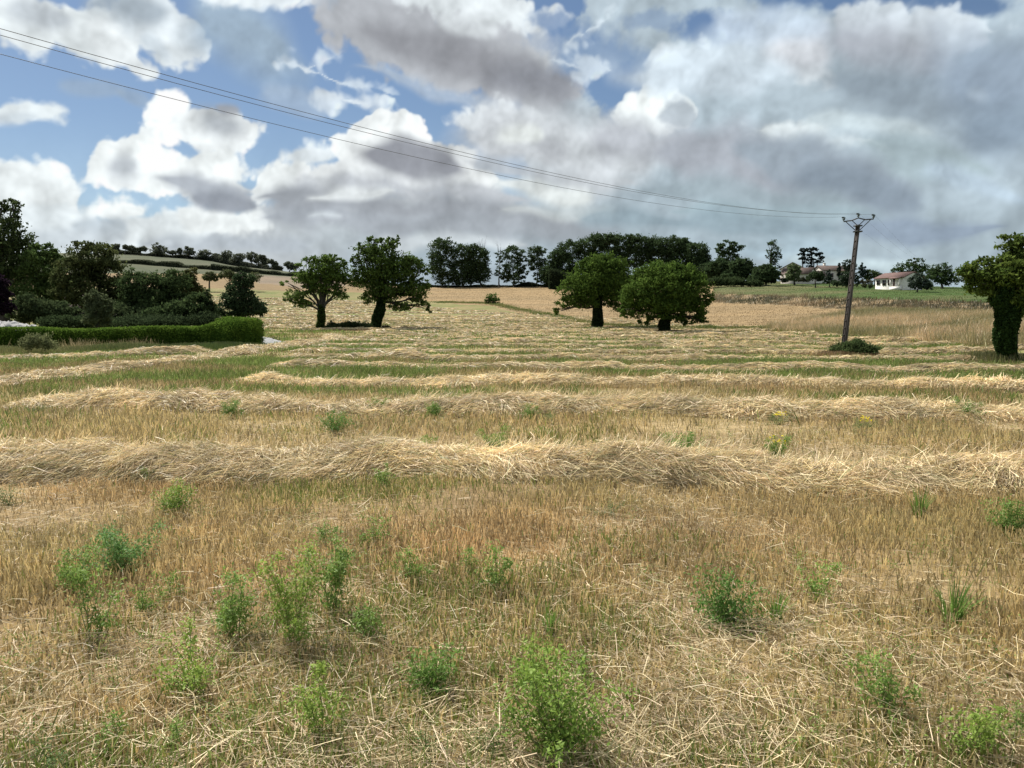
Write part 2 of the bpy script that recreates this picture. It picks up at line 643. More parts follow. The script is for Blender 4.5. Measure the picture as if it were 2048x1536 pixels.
    blob(268, 338, 44, 28, 0, (182, 186, 194), 0.9, 1.0)
    blob(415, 380, 100, 24, 16, (170, 174, 184), 0.95, 1.0)
    blob(455, 405, 60, 16, 10, (150, 154, 165), 0.9, 0.8)
    blob(355, 318, 40, 10, 0, (244, 246, 247), 0.9, 0.6)
    # small wisps
    blob(650, 150, 95, 12, 20, (222, 230, 240), 0.75, .6, 0.8)
    blob(640, 130, 40, 10, -20, (226, 232, 240), 0.6, .6, 0.8)
    blob(690, 200, 60, 16, 20, (226, 232, 240), 0.85, .6, 0.7)
    blob(600, 195, 80, 18, 15, (176, 188, 205), 0.5, 1.0, 0.6)
    blob(750, 120, 60, 10, 60, (200, 214, 232), 0.3, 1.0, 0.8)
    # middle cumulus
    blob(620, 310, 60, 26, 10, (222, 227, 233), 1, 0.5)
    blob(570, 365, 62, 52, 0, (236, 238, 240), 1, 0.3)
    blob(720, 300, 60, 55, 0, (240, 241, 243), 1, 0.25)
    blob(780, 290, 84, 44, 0, (240, 241, 243), 1, 0.25)
    blob(870, 350, 60, 40, 10, (214, 216, 220), 1, 0.4)
    blob(800, 320, 140, 68, 12, (238, 239, 241), 1, 0.3)
    blob(680, 370, 80, 46, 0, (232, 233, 236), 1, 0.4)
    blob(660, 400, 70, 40, 10, (206, 208, 213), 1, 0.5)
    blob(600, 415, 75, 42, 20, (164, 167, 176), 1, 0.9)
    blob(820, 330, 98, 32, 8, (150, 151, 160), 1, 0.8)
    blob(850, 385, 190, 26, 4, (184, 186, 193), 0.95, 0.8)
    blob(830, 420, 330, 30, 4, (158, 161, 169), 1, 0.9)
    blob(760, 448, 240, 24, 2, (165, 169, 178), 0.9, 0.9)
    blob(640, 445, 30, 8, 0, (205, 210, 216), 0.6, 1.0)
    blob(900, 485, 150, 18, 0, (206, 210, 215), 0.8, 0.9)
    blob(700, 395, 90, 14, -8, (226, 228, 230), 0.7, 0.9)
    # top centre grey cloud
    blob(900, 20, 260, 48, 4, (222, 226, 231), 1, 0.5)
    blob(720, 45, 90, 40, 15, (170, 176, 188), 0.95, 0.7)
    blob(900, 105, 265, 78, 16, (176, 177, 184), 1, 0.6)
    blob(920, 120, 190, 42, 14, (148, 148, 155), 1, 1.0)
    blob(1060, 165, 90, 58, 10, (146, 147, 156), 1, 0.9)
    blob(1075, 85, 55, 40, 30, (200, 202, 207), 0.8, 0.8)
    blob(940, 45, 60, 22, 10, (214, 217, 222), 0.8, 0.8)
    blob(850, 180, 130, 18, 18, (176, 186, 202), 0.7, 0.9)
    # bright mass right of centre
    blob(990, 245, 95, 42, 0, (222, 226, 232), 1, 0.5)
    blob(1130, 290, 210, 78, 8, (204, 206, 212), 1, 0.8)
    erase(1190, 110, 130, 50, 18, 0.75, 1.2)
    erase(1215, 178, 62, 46, 30, 1.0, 0.6)
    erase(1120, 50, 70, 26, 20, 0.75)
    erase(1450, 62, 90, 32, 8, 1.0)
    erase(1310, 40, 60, 20, 0, 0.5)
    erase(1720, -6, 210, 32, 3, 1.0)
    erase(1930, 12, 100, 28, 3, 1.0)
    erase(1560, 20, 30, 40, 20, 0.6)
    blob(1170, 65, 60, 12, -30, (214, 222, 232), 0.7, .6, 0.7)
    blob(1160, 125, 70, 12, 5, (220, 227, 236), 0.6, .6, 0.8)
    blob(1320, 225, 82, 42, 0, (232, 234, 236), 1, 0.3)
    blob(1275, 205, 30, 16, 0, (238, 239, 240), 1, 0.3)
    blob(1372, 232, 34, 26, 35, (166, 172, 182), 0.9, 0.62)
    blob(1290, 285, 130, 52, 8, (178, 179, 187), 1, 0.9)
    blob(1085, 292, 45, 30, 0, (176, 177, 184), 0.7, 0.9)
    blob(1030, 262, 45, 20, 0, (234, 236, 235), 0.8, 0.8)
    blob(1100, 345, 180, 24, 6, (188, 190, 196), 0.8, 0.9)
    blob(1060, 372, 110, 26, 8, (216, 218, 218), 0.9, 0.9)
    blob(1110, 420, 130, 14, 0, (204, 207, 208), 0.6, 0.9)
    blob(1000, 455, 250, 26, 0, (156, 160, 168), 0.8, 0.9)
    # dark shelf right
    blob(1480, 320, 190, 58, 8, (164, 166, 176), 1, 0.7)
    blob(1590, 262, 66, 12, -4, (226, 229, 232), 0.9, 0.6)
    blob(1690, 285, 90, 12, 6, (206, 212, 218), 0.7, 0.6)
    blob(1420, 130, 120, 26, -8, (214, 220, 228), 0.8, 0.6, 0.6)
    blob(1600, 130, 70, 26, 20, (216, 218, 224), 0.8, 0.6, 0.6)
    blob(1850, 45, 150, 18, 8, (220, 225, 232), 0.8, 0.6, 0.6)
    blob(1900, 335, 110, 14, 6, (188, 200, 212), 0.6, 0.6, 0.6)
    blob(1650, 345, 170, 46, 14, (150, 158, 170), 1, 0.8)
    blob(1720, 370, 110, 30, 14, (140, 150, 164), 0.9, 0.9)
    blob(1480, 385, 210, 26, 4, (152, 163, 172), 0.8, 0.9)
    # upper right
    blob(1440, 140, 210, 52, -4, (200, 208, 219), 0.9, 0.8)
    blob(1620, 120, 60, 40, 20, (206, 205, 212), 0.9, 0.8)
    blob(1560, 62, 110, 30, 10, (196, 206, 222), 0.8, 0.8)
    blob(1820, 60, 160, 44, 10, (202, 207, 216), 1, 0.6)
    blob(1800, 120, 150, 62, 10, (166, 168, 178), 1, 0.8)
    blob(1850, 190, 210, 66, 4, (142, 152, 164), 1, 0.9)
    blob(2000, 150, 120, 90, 0, (148, 160, 178), 0.9, 0.9)
    blob(1740, 262, 120, 20, 8, (194, 203, 210), 0.9, 0.9)
    blob(2000, 260, 100, 70, 0, (138, 151, 168), 0.9, 0.9)
    blob(1975, 190, 20, 14, 0, (172, 182, 196), 0.5, 1.2)
    blob(1860, 320, 150, 30, 10, (160, 173, 180), 0.8, 0.9)
    blob(1960, 365, 120, 22, 18, (180, 193, 208), 0.8, 0.9)
    blob(1550, 420, 200, 22, 2, (158, 173, 182), 0.8, 0.9)
    blob(1420, 440, 260, 26, 3, (142, 157, 168), 0.8, 0.9)
    blob(1850, 450, 160, 22, 3, (136, 147, 166), 0.8, 0.9)
    blob(1590, 500, 130, 26, 0, (172, 188, 200), 0.9, 0.9)
    blob(1450, 490, 130, 14, 0, (160, 172, 182), 0.8, 0.9)
    blob(1750, 520, 160, 12, 0, (190, 202, 208), 0.8, 0.9)
    blob(960, 545, 320, 22, 0, (176, 188, 200), 0.7, 1.0)
    # the rest of the sky, outside the photograph: broken cloud, open round the sun
    out = np.maximum(sstep(2100, 2500, np.abs(px - 1024) + 1024), sstep(-60, -320, py))
    out = np.where(front, out, 1.0)
    cov = fbm(X * 3, Z * 4, Y * 3, 5, 91)
    sd = np.array([math.sin(SUN_AZ) * math.cos(SUN_EL), math.cos(SUN_AZ) * math.cos(SUN_EL), math.sin(SUN_EL)])
    cs = X * sd[0] + Y * sd[1] + Z * sd[2]
    a_out = sstep(-0.12, 0.2, cov + 0.1) * (1 - sstep(math.cos(math.radians(22)), math.cos(math.radians(12)), cs))
    g = sstep(0.05, 0.45, cov)[:, None]
    c_out = srgb(230, 234, 238) * (1 - g) + srgb(165, 172, 182) * g
    col = col * (1 - out[:, None]) + c_out * out[:, None]
    alp = alp * (1 - out) + a_out * out
    tg = sstep(1000, 1400, px)[:, None] * np.array([0.05, 0.07, 0.07])
    col = col * (1 + tg) * np.array([0.962, 1.0, 0.985]) * 1.08
    # billow relief: heads turned to the sun are brighter
    rel = 1 + 0.05 * fin + 0.03 * bil + 0.08 * lit + 0.17 * big + 0.10 * np.maximum(bigc, 0)
    lum = col.mean(axis=1)
    rel = 1 + (rel - 1) * (0.8 + 0.4 * sstep(0.35, 0.75, lum))
    col = col * np.clip(rel, 0.7, 1.25)[:, None]
    C = np.concatenate([np.clip(col, 0, 1.0) / (2 ** EXPO), alp[:, None]], axis=1)
    V = np.stack([X * R, Y * R, Z * R], axis=1)
    i, j = np.meshgrid(np.arange(ne - 1), np.arange(na - 1), indexing='ij')
    a = (i * na + j).ravel()
    Q = np.stack([a, a + na, a + na + 1, a + 1], axis=1)
    m, N, L, out_ = new_mat('cloud_layer')
    at_ = N.new('ShaderNodeAttribute')
    at_.attribute_name = 'tint'
    em = N.new('ShaderNodeEmission')
    L.new(at_.outputs['Color'], em.inputs['Color'])
    tr = N.new('ShaderNodeBsdfTransparent')
    ms = N.new('ShaderNodeMixShader')
    L.new(at_.outputs['Alpha'], ms.inputs['Fac'])
    L.new(tr.outputs['BSDF'], ms.inputs[1])
    L.new(em.outputs['Emission'], ms.inputs[2])
    L.new(ms.outputs['Shader'], out_.inputs['Surface'])
    m.cycles.emission_sampling = 'NONE'
    o = link('sky', mk_mesh('sky', V, Q, m, C, True))
    tag(o, kind='structure')


build_clouds()


# ------------------------------------------------------------------ ground
def in_poly(px, py, poly):
    c = np.zeros(px.shape, bool)
    n = len(poly)
    for i in range(n):
        x1, y1 = poly[i]
        x2, y2 = poly[(i + 1) % n]
        if y1 == y2:
            continue
        cond = ((y1 > py) != (y2 > py)) & (px < (x2 - x1) * (py - y1) / (y2 - y1) + x1)
        c ^= cond
    return c


P_TAN = [(740, 560), (870, 568), (1100, 560), (1440, 560), (1440, 606), (1560, 610), (1725, 621), (1690, 628), (1600, 645), (1540, 657),
         (1500, 660), (1335, 663), (1200, 656), (1110, 642), (985, 613), (870, 604), (740, 597)]
P_LEFTTAN = [(-700, 547), (430, 547), (620, 556), (770, 566), (760, 588), (600, 583), (430, 576), (-700, 570)]
P_LEFTGREY = [(440, 545), (620, 555), (680, 560), (690, 571), (600, 576), (540, 568), (480, 562)]
P_BROWN = [(1520, 660), (1600, 645), (1690, 628), (1730, 620), (2000, 630), (3200, 630), (3200, 700), (2000, 700), (1900, 690), (1800, 680), (1660, 672)]
P_BANK = [(1425, 606), (1425, 588), (1600, 593), (1720, 598), (2000, 606), (3200, 606), (3200, 632), (1990, 632), (1725, 621), (1560, 610)]
P_MEADOW = [(1425, 500), (1425, 588), (1600, 593), (1720, 598), (2000, 606), (3200, 606), (3200, 500)]
P_UPLEFT = [(-700, 400), (-700, 547), (430, 547), (620, 556), (760, 560), (760, 500)]


def greenness(x, y):
    """how green the aftermath is: patches of weeds in the mown field"""
    d = np.hypot(x, y)
    px, py = project(x, y, 0 * x)
    g = 0.5 + 0.95 * fbm(x * 0.22, y * 0.3, octv=4, seed=123) + 0.35 * fbm(x * 1.3, y * 1.3, octv=3, seed=7)
    g = g - 0.30 * sstep(16, 8, d) - 0.06 + 0.08 * sstep(7, 3.5, d) * sstep(1.0, -1.5, x)
    rel = y + 0.085 * x
    g = g + 0.24 * sstep(1.6, 0.4, np.abs(rel - 15.9)) + 0.10 * sstep(18, 34, d)
    g = g + 0.15 * sstep(60, 35, d) * sstep(18, 26, d)
    return np.clip(g, 0, 1)


def regions(x, y, z):
    px, py = project(x, y, z)
    d = np.hypot(x, y)
    wx = px + 5 * vnoise(x * 0.12, y * 0.12, seed=61)
    wy = py + 1.6 * vnoise(x * 0.2, y * 0.1, seed=62)
    ok = (d > 36) & (y > 0)
    r = np.zeros(x.shape, int)
    r[ok & in_poly(wx, wy, P_UPLEFT)] = 5
    r[ok & in_poly(wx, wy, P_LEFTTAN)] = 1
    r[ok & in_poly(wx, wy, P_LEFTGREY)] = 6
    r[ok & in_poly(wx, wy, P_TAN)] = 1
    r[ok & in_poly(wx, wy, P_MEADOW)] = 3
    r[ok & in_poly(wx, wy, P_BANK)] = 4
    r[ok & in_poly(wx, wy, P_BROWN)] = 2
    r[(d > 620)] = 5
    return r


def ground_mat():
    m, N, L, out = new_mat('field_soil_and_plants')
    at_ = N.new('ShaderNodeAttribute')
    at_.attribute_name = 'tint'
    tc = N.new('ShaderNodeNewGeometry')
    n1 = N.new('ShaderNodeTexNoise')
    n1.inputs['Scale'].default_value = 9
    n1.inputs['Detail'].default_value = 8
    n1.inputs['Roughness'].default_value = 0.7
    n2 = N.new('ShaderNodeTexNoise')
    n2.inputs['Scale'].default_value = 0.55
    n2.inputs['Detail'].default_value = 8
    n2.inputs['Roughness'].default_value = 0.72
    mp = N.new('ShaderNodeMapping')
    mp.inputs['Scale'].default_value = (0.5, 1.4, 1)
    L.new(tc.outputs['Position'], mp.inputs['Vector'])
    L.new(mp.outputs['Vector'], n2.inputs['Vector'])
    L.new(tc.outputs['Position'], n1.inputs['Vector'])
    r1 = N.new('ShaderNodeMapRange')
    r1.inputs['From Min'].default_value = 0.28
    r1.inputs['From Max'].default_value = 0.72
    r1.inputs['To Min'].default_value = 0.6
    r1.inputs['To Max'].default_value = 1.4
    r2 = N.new('ShaderNodeMapRange')
    r2.inputs['From Min'].default_value = 0.3
    r2.inputs['From Max'].default_value = 0.7
    r2.inputs['To Min'].default_value = 0.78
    r2.inputs['To Max'].default_value = 1.22
    L.new(n1.outputs['Fac'], r1.inputs['Value'])
    L.new(n2.outputs['Fac'], r2.inputs['Value'])
    mu = N.new('ShaderNodeMath')
    mu.operation = 'MULTIPLY'
    L.new(r1.outputs['Result'], mu.inputs[0])
    L.new(r2.outputs['Result'], mu.inputs[1])
    sc = N.new('ShaderNodeVectorMath')
    sc.operation = 'SCALE'
    L.new(at_.outputs['Color'], sc.inputs[0])
    L.new(mu.outputs['Value'], sc.inputs['Scale'])
    pr = N.new('ShaderNodeBsdfPrincipled')
    pr.inputs['Roughness'].default_value = 0.95
    pr.inputs['Specular IOR Level'].default_value = 0.1
    L.new(sc.outputs['Vector'], pr.inputs['Base Color'])
    bp = N.new('ShaderNodeBump')
    bp.inputs['Strength'].default_value = 0.8
    bp.inputs['Distance'].default_value = 0.05
    L.new(n1.outputs['Fac'], bp.inputs['Height'])
    L.new(bp.outputs['Normal'], pr.inputs['Normal'])
    L.new(pr.outputs['BSDF'], out.inputs['Surface'])
    return m


M_GROUND = ground_mat()
TAN = np.array([0.265, 0.185, 0.095])
DRY = np.array([0.27, 0.215, 0.105])
GRN = np.array([0.14, 0.175, 0.05])


def mix(a, b, t):
    t = np.asarray(t)[..., None]
    return a * (1 - t) + b * t


def build_ground():
    fa = np.radians(np.arange(-38, 38.01, 0.16))
    ca = np.radians(np.arange(-180, -38, 3.0))
    az = np.concatenate([ca, fa, -ca[::-1]])
    az[-1] = math.pi
    rr = np.concatenate([[0.05, 0.6, 1.2], np.exp(np.arange(math.log(1.8), math.log(620), 0.0135)), [680, 760, 900, 1100, 1350, 1600]])
    A, R = np.meshgrid(az, rr)
    x, y = np.sin(A) * R, np.cos(A) * R
    z = H(x, y)
    na, nr = len(az), len(rr)
    xf, yf, zf = x.ravel(), y.ravel(), z.ravel()
    d = np.hypot(xf, yf)
    reg = regions(xf, yf, zf)
    g = greenness(xf, yf)
    n1 = fbm(xf * 0.05, yf * 0.09, octv=5, seed=201)
    n2 = fbm(xf * 0.4, yf * 0.9, octv=3, seed=211)
    soil = mix(np.array([0.21, 0.145, 0.075]), np.array([0.32, 0.235, 0.12]), np.clip(0.5 + n2, 0, 1))
    far = mix(DRY, GRN, np.clip(g * 0.9 - 0.05, 0, 1))
    c0 = mix(soil, far, sstep(6, 26, d)) * (1 - 0.22 * sstep(90, 130, d))[:, None]
    tan = mix(TAN, np.array([0.215, 0.155, 0.082]), np.clip(0.5 + 1.2 * n1, 0, 1))
    # tramlines and drill rows in the stubble field
    band = 0.5 + 0.5 * np.sin((yf + 0.25 * xf) * 0.55 + 2 * n1)
    tan = tan * (0.93 + 0.12 * band)[:, None]
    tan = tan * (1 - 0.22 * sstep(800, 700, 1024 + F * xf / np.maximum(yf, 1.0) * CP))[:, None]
    brown = mix(np.array([0.38, 0.28, 0.16]), np.array([0.16, 0.155, 0.07]), np.clip(0.5 + 1.3 * n1, 0, 1))
    pxx, pyy = project(xf, yf, zf)
    mead = mix(np.array([0.048, 0.08, 0.02]), np.array([0.105, 0.105, 0.045]), np.clip(0.15 + 1.2 * n1 + 0.8 * sstep(1700, 1560, pxx), 0, 1))
    bank = mix(np.array([0.26, 0.19, 0.11]), np.array([0.06, 0.055, 0.03]), np.clip(0.5 + 2.0 * n2 + n1, 0, 1))
    upl = mix(np.array([0.052, 0.064, 0.034]), np.array([0.082, 0.084, 0.048]), np.clip(0.5 + n1, 0, 1))
    grey = mix(np.array([0.15, 0.12, 0.085]), np.array([0.19, 0.145, 0.10]), np.clip(0.5 + n1, 0, 1))
    C = c0
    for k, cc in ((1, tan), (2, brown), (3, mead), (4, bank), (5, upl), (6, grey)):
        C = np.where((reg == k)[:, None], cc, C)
    # weedy strip where the mown field meets the stubble field
    V = np.stack([xf, yf, zf], axis=1)
    i, j = np.meshgrid(np.arange(nr - 1), np.arange(na - 1), indexing='ij')
    a = (i * na + j).ravel()
    Q = np.stack([a, a + 1, a + na + 1, a + na], axis=1)
    rq = reg[a]
    names = [('ground', (0,)), ('stubble_field', (1,)), ('rough_field', (2,)), ('meadow', (3,)), ('grass_bank_terrain', (4,)), ('hill_field', (5, 6))]
    for nm, ks in names:
        q = Q[np.isin(rq, ks)]
        u, inv = np.unique(q, return_inverse=True)
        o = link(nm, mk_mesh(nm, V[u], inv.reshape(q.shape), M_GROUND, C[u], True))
        tag(o, kind='structure')


build_ground()

# ------------------------------------------------------------------ stubble, litter and low green plants of the mown field
ROW_SLOPE = -0.085
ROW0, ROWD = 7.75, 5.25


def headland_y(x):
    """the diagonal headland windrow: crossing rows stay on its right"""
    return np.interp(x, [-14, -12.3, -11.6, -11.2, -11.5, -12.5, -14.5], [17, 18.9, 21, 25, 33, 45, 63])


def sample_wedge(n, d0, d1, power=1.0):
    """points in the view wedge, density falling as d**-power"""
    u = rng.random(n)
    k = 2 - power
    d = (d0 ** k + u * (d1 ** k - d0 ** k)) ** (1 / k) if abs(k) > 1e-3 else d0 * (d1 / d0) ** u
    a = np.radians(rng.uniform(-1, 1, n) * np.where(d < 25, 54, 41))
    return np.sin(a) * d, np.cos(a) * d, d


def build_stubble():
    Vs, Qs, Cs, off = [], [], [], 0
    for (n, d0, d1, hh, ww, lean) in ((195000, 2.0, 9.5, 0.095, 0.0064, 0.24), (290000, 9.5, 32, 0.115, 0.011, 0.27), (145000, 32, 118, 0.12, 0.035, 0.35)):
        x, y, d = sample_wedge(n, d0, d1, 0.7)
        reg = regions(x, y, H(x, y))
        rowy = (y - ROW_SLOPE * x)
        # drilled rows 13 cm apart in the near part
        snap = np.round(rowy / 0.13) * 0.13 - rowy
        y = y + snap * 0.65 * (d < 12)
        patch = fbm(x * 0.8, y * 0.8, octv=3, seed=301)
        keep = (reg == 0) & (rng.random(n) < np.clip(0.8 + 1.3 * patch, 0.25, 1))
        x, y, d, patch = x[keep], y[keep], d[keep], patch[keep]
        n = len(x)
        z = H(x, y)
        h = hh * rng.uniform(0.45, 1.25, n) * (1 + 0.5 * patch)
        p0 = np.stack([x, y, z - 0.01], axis=1)
        le = rng.normal(size=(n, 2)) * lean
        p1 = p0 + np.stack([le[:, 0] * h, le[:, 1] * h, h], axis=1)
        th = rng.uniform(-0.9, 0.9, n)
        side = np.stack([np.cos(th), np.sin(th), 0 * th], axis=1)
        wv = ww * rng.uniform(0.6, 1.3, n) * (1 + 0.0 * d)
        V, Q, k = ribbons(p0, p1, wv, wv * 0.8, side)
        g = greenness(x, y)
        isg = rng.random(n) < np.clip(g * 1.05 - 0.18, 0.03, 0.9)
        rnd = rng.random(n)
        pk = np.clip(0.3 + 1.0 * fbm(x * 0.55 + 9, y * 0.55, octv=3, seed=333), 0, 1)
        dry = mix(np.array([0.58, 0.465, 0.225]), np.array([0.59, 0.42, 0.22]), pk)
        dry = dry * (0.38 + 1.0 * rnd ** 1.3)[:, None]
        gr = mix(np.array([0.13, 0.19, 0.035]), np.array([0.25, 0.27, 0.07]), rng.random(n)) * (0.7 + 0.6 * rnd)[:, None]
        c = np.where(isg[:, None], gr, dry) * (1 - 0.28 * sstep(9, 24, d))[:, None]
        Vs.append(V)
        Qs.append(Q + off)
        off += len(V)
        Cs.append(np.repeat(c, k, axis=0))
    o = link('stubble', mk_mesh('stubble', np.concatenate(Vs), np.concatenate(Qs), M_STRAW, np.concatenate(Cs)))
    tag(o, 'short dry cereal stubble standing all over the mown field', 'stubble', kind='stuff')


def straw_batch(c, dirs, length, width, tint, bend=0.12, r=None):
    r = r or rng
    n = len(c)
    length = np.broadcast_to(length, (n,))[:, None]
    p0, p1 = c - dirs * length / 2, c + dirs * length / 2
    mid = c + r.normal(size=(n, 3)) * length * bend * 0.5
    side = unit(np.cross(dirs, rand_dirs(n, r)))
    V, Q, k = ribbons(p0, p1, width, width * 0.75, side, mid)
    return V, Q, np.repeat(tint, k, axis=0)


def straw_tint(n, pinkish=0.3, r=None):
    r = r or rng
    a = np.array([0.92, 0.77, 0.46])
    b = np.array([0.90, 0.70, 0.46])
    t = (r.random(n) < pinkish).astype(float)
    c = mix(a, b, t) * (0.42 + 0.68 * r.random(n))[:, None]
    gg = r.random(n) < 0.06
    c[gg] = np.array([0.33, 0.33, 0.14])
    return c


def build_litter():
    n = 350000
    x, y, d = sample_wedge(n, 2.0, 17, 1.0)
    patch = fbm(x * 0.7 + 40, y * 0.7, octv=4, seed=401)
    near = sstep(5.6, 3.0, d + 1.6 * patch)
    keep = rng.random(n) < np.clip(0.22 + 0.5 * near + 0.95 * patch, 0.05, 1)
    x, y, d, near = x[keep], y[keep], d[keep], near[keep]
    n = len(x)
    th = rng.uniform(0, 2 * math.pi, n)
    el = rng.normal(0, 0.18, n)
    dirs = np.stack([np.cos(th) * np.cos(el), np.sin(th) * np.cos(el), np.sin(el)], axis=1)
    ln = rng.uniform(0.03, 0.16, n) * (1 + 0.5 * near)
    c = np.stack([x, y, H(x, y) + 0.012 + rng.random(n) ** 2 * 0.075 + np.abs(np.sin(el)) * ln / 2], axis=1)
    V, Q, C = straw_batch(c, dirs, ln, rng.uniform(0.0017, 0.0036, n), straw_tint(n, 0.4) * 0.80)
    o = link('straw_litter', mk_mesh('straw_litter', V, Q, M_STRAW, C))
    tag(o, 'loose cut straw lying on the ground between the stubble', 'straw', kind='stuff')


def build_lowgreen():
    """fine green ground cover: grass blades and seedlings in patches"""
    Vs, Qs, Cs, off = [], [], [], 0
    for (n, d0, d1, hh, ww) in ((72000, 2.2, 12, 0.11, 0.006), (150000, 12, 45, 0.17, 0.018), (90000, 45, 120, 0.2, 0.06)):
        x, y, d = sample_wedge(n, d0, d1, 0.8)
        reg = regions(x, y, H(x, y))
        g = greenness(x, y)
        keep = (reg == 0) & (rng.random(n) < np.clip((g - 0.35) * 2.0, 0.01, 1))
        x, y, d = x[keep], y[keep], d[keep]
        n = len(x)
        h = hh * rng.uniform(0.5, 1.3, n)
        p0 = np.stack([x, y, H(x, y) - 0.01], axis=1)
        le = rng.normal(size=(n, 2)) * 0.4
        p1 = p0 + np.stack([le[:, 0] * h, le[:, 1] * h, h], axis=1)
        th = rng.uniform(-1.2, 1.2, n)
        side = np.stack([np.cos(th), np.sin(th), 0 * th], axis=1)
        wv = ww * rng.uniform(0.6, 1.4, n)
        V, Q, k = ribbons(p0, p1, wv, wv * 0.5, side)
        c = mix(np.array([0.10, 0.155, 0.035]), np.array([0.22, 0.26, 0.08]), rng.random(n))
        Vs.append(V)
        Qs.append(Q + off)
        off += len(V)
        Cs.append(np.repeat(c, k, axis=0))
    m = 1550
    x, y, d = sample_wedge(m, 2.3, 13, 0.6)
    wt = fbm(x * 0.5 + 3, y * 0.5, octv=3, seed=811) + 0.45 * sstep(0.5, -1.5, x) * sstep(6, 3.5, d)
    ok = wt > 0.0
    x, y, d = x[ok], y[ok], d[ok]
    per = 46
    hgt = rng.uniform(0.05, 0.2, len(x))
    tt = rng.random((len(x), per)) ** 0.7
    sw = rng.uniform(0.015, 0.05, len(x))[:, None]
    cx = x[:, None] + rng.normal(size=tt.shape) * sw * (0.5 + tt)
    cy = y[:, None] + rng.normal(size=tt.shape) * sw * (0.5 + tt)
    P = np.stack([cx, cy, H(cx, cy) + tt * hgt[:, None]], axis=-1).reshape(-1, 3)
    V, Q = leaf_quads(P, 0.014 * rng.uniform(.6, 1.5, len(P)), 0.006, None, 0.5)
    Vs.append(V)
    Qs.append(Q + off)
    off += len(V)
    hue = np.repeat(rng.random(len(x)), per)
    Cs.append(np.repeat(mix(np.array([0.10, 0.19, 0.035]), np.array([0.24, 0.32, 0.08]), np.clip(hue * .7 + rng.random(len(P)) * .3, 0, 1)), 4, axis=0))
    o = link('weeds', mk_mesh('weeds', np.concatenate(Vs), np.concatenate(Qs), M_WEED, np.concatenate(Cs)))
    tag(o, 'low green weeds and grass growing through the stubble', 'weeds', kind='stuff')


build_stubble()
build_litter()
build_lowgreen()

# ------------------------------------------------------------------ straw windrows
ORD = ['first', 'second', 'third', 'fourth', 'fifth', 'sixth', 'seventh', 'eighth', 'ninth', 'tenth', 'eleventh', 'twelfth', 'thirteenth', 'fourteenth',
       'fifteenth', 'sixteenth', 'seventeenth', 'eighteenth', 'nineteenth', 'twentieth', 'twenty-first', 'twenty-second', 'twenty-third', 'twenty-fourth',
       'twenty-fifth', 'twenty-sixth', 'twenty-seventh', 'twenty-eighth', 'twenty-ninth', 'thirtieth', 'thirty-first', 'thirty-second']


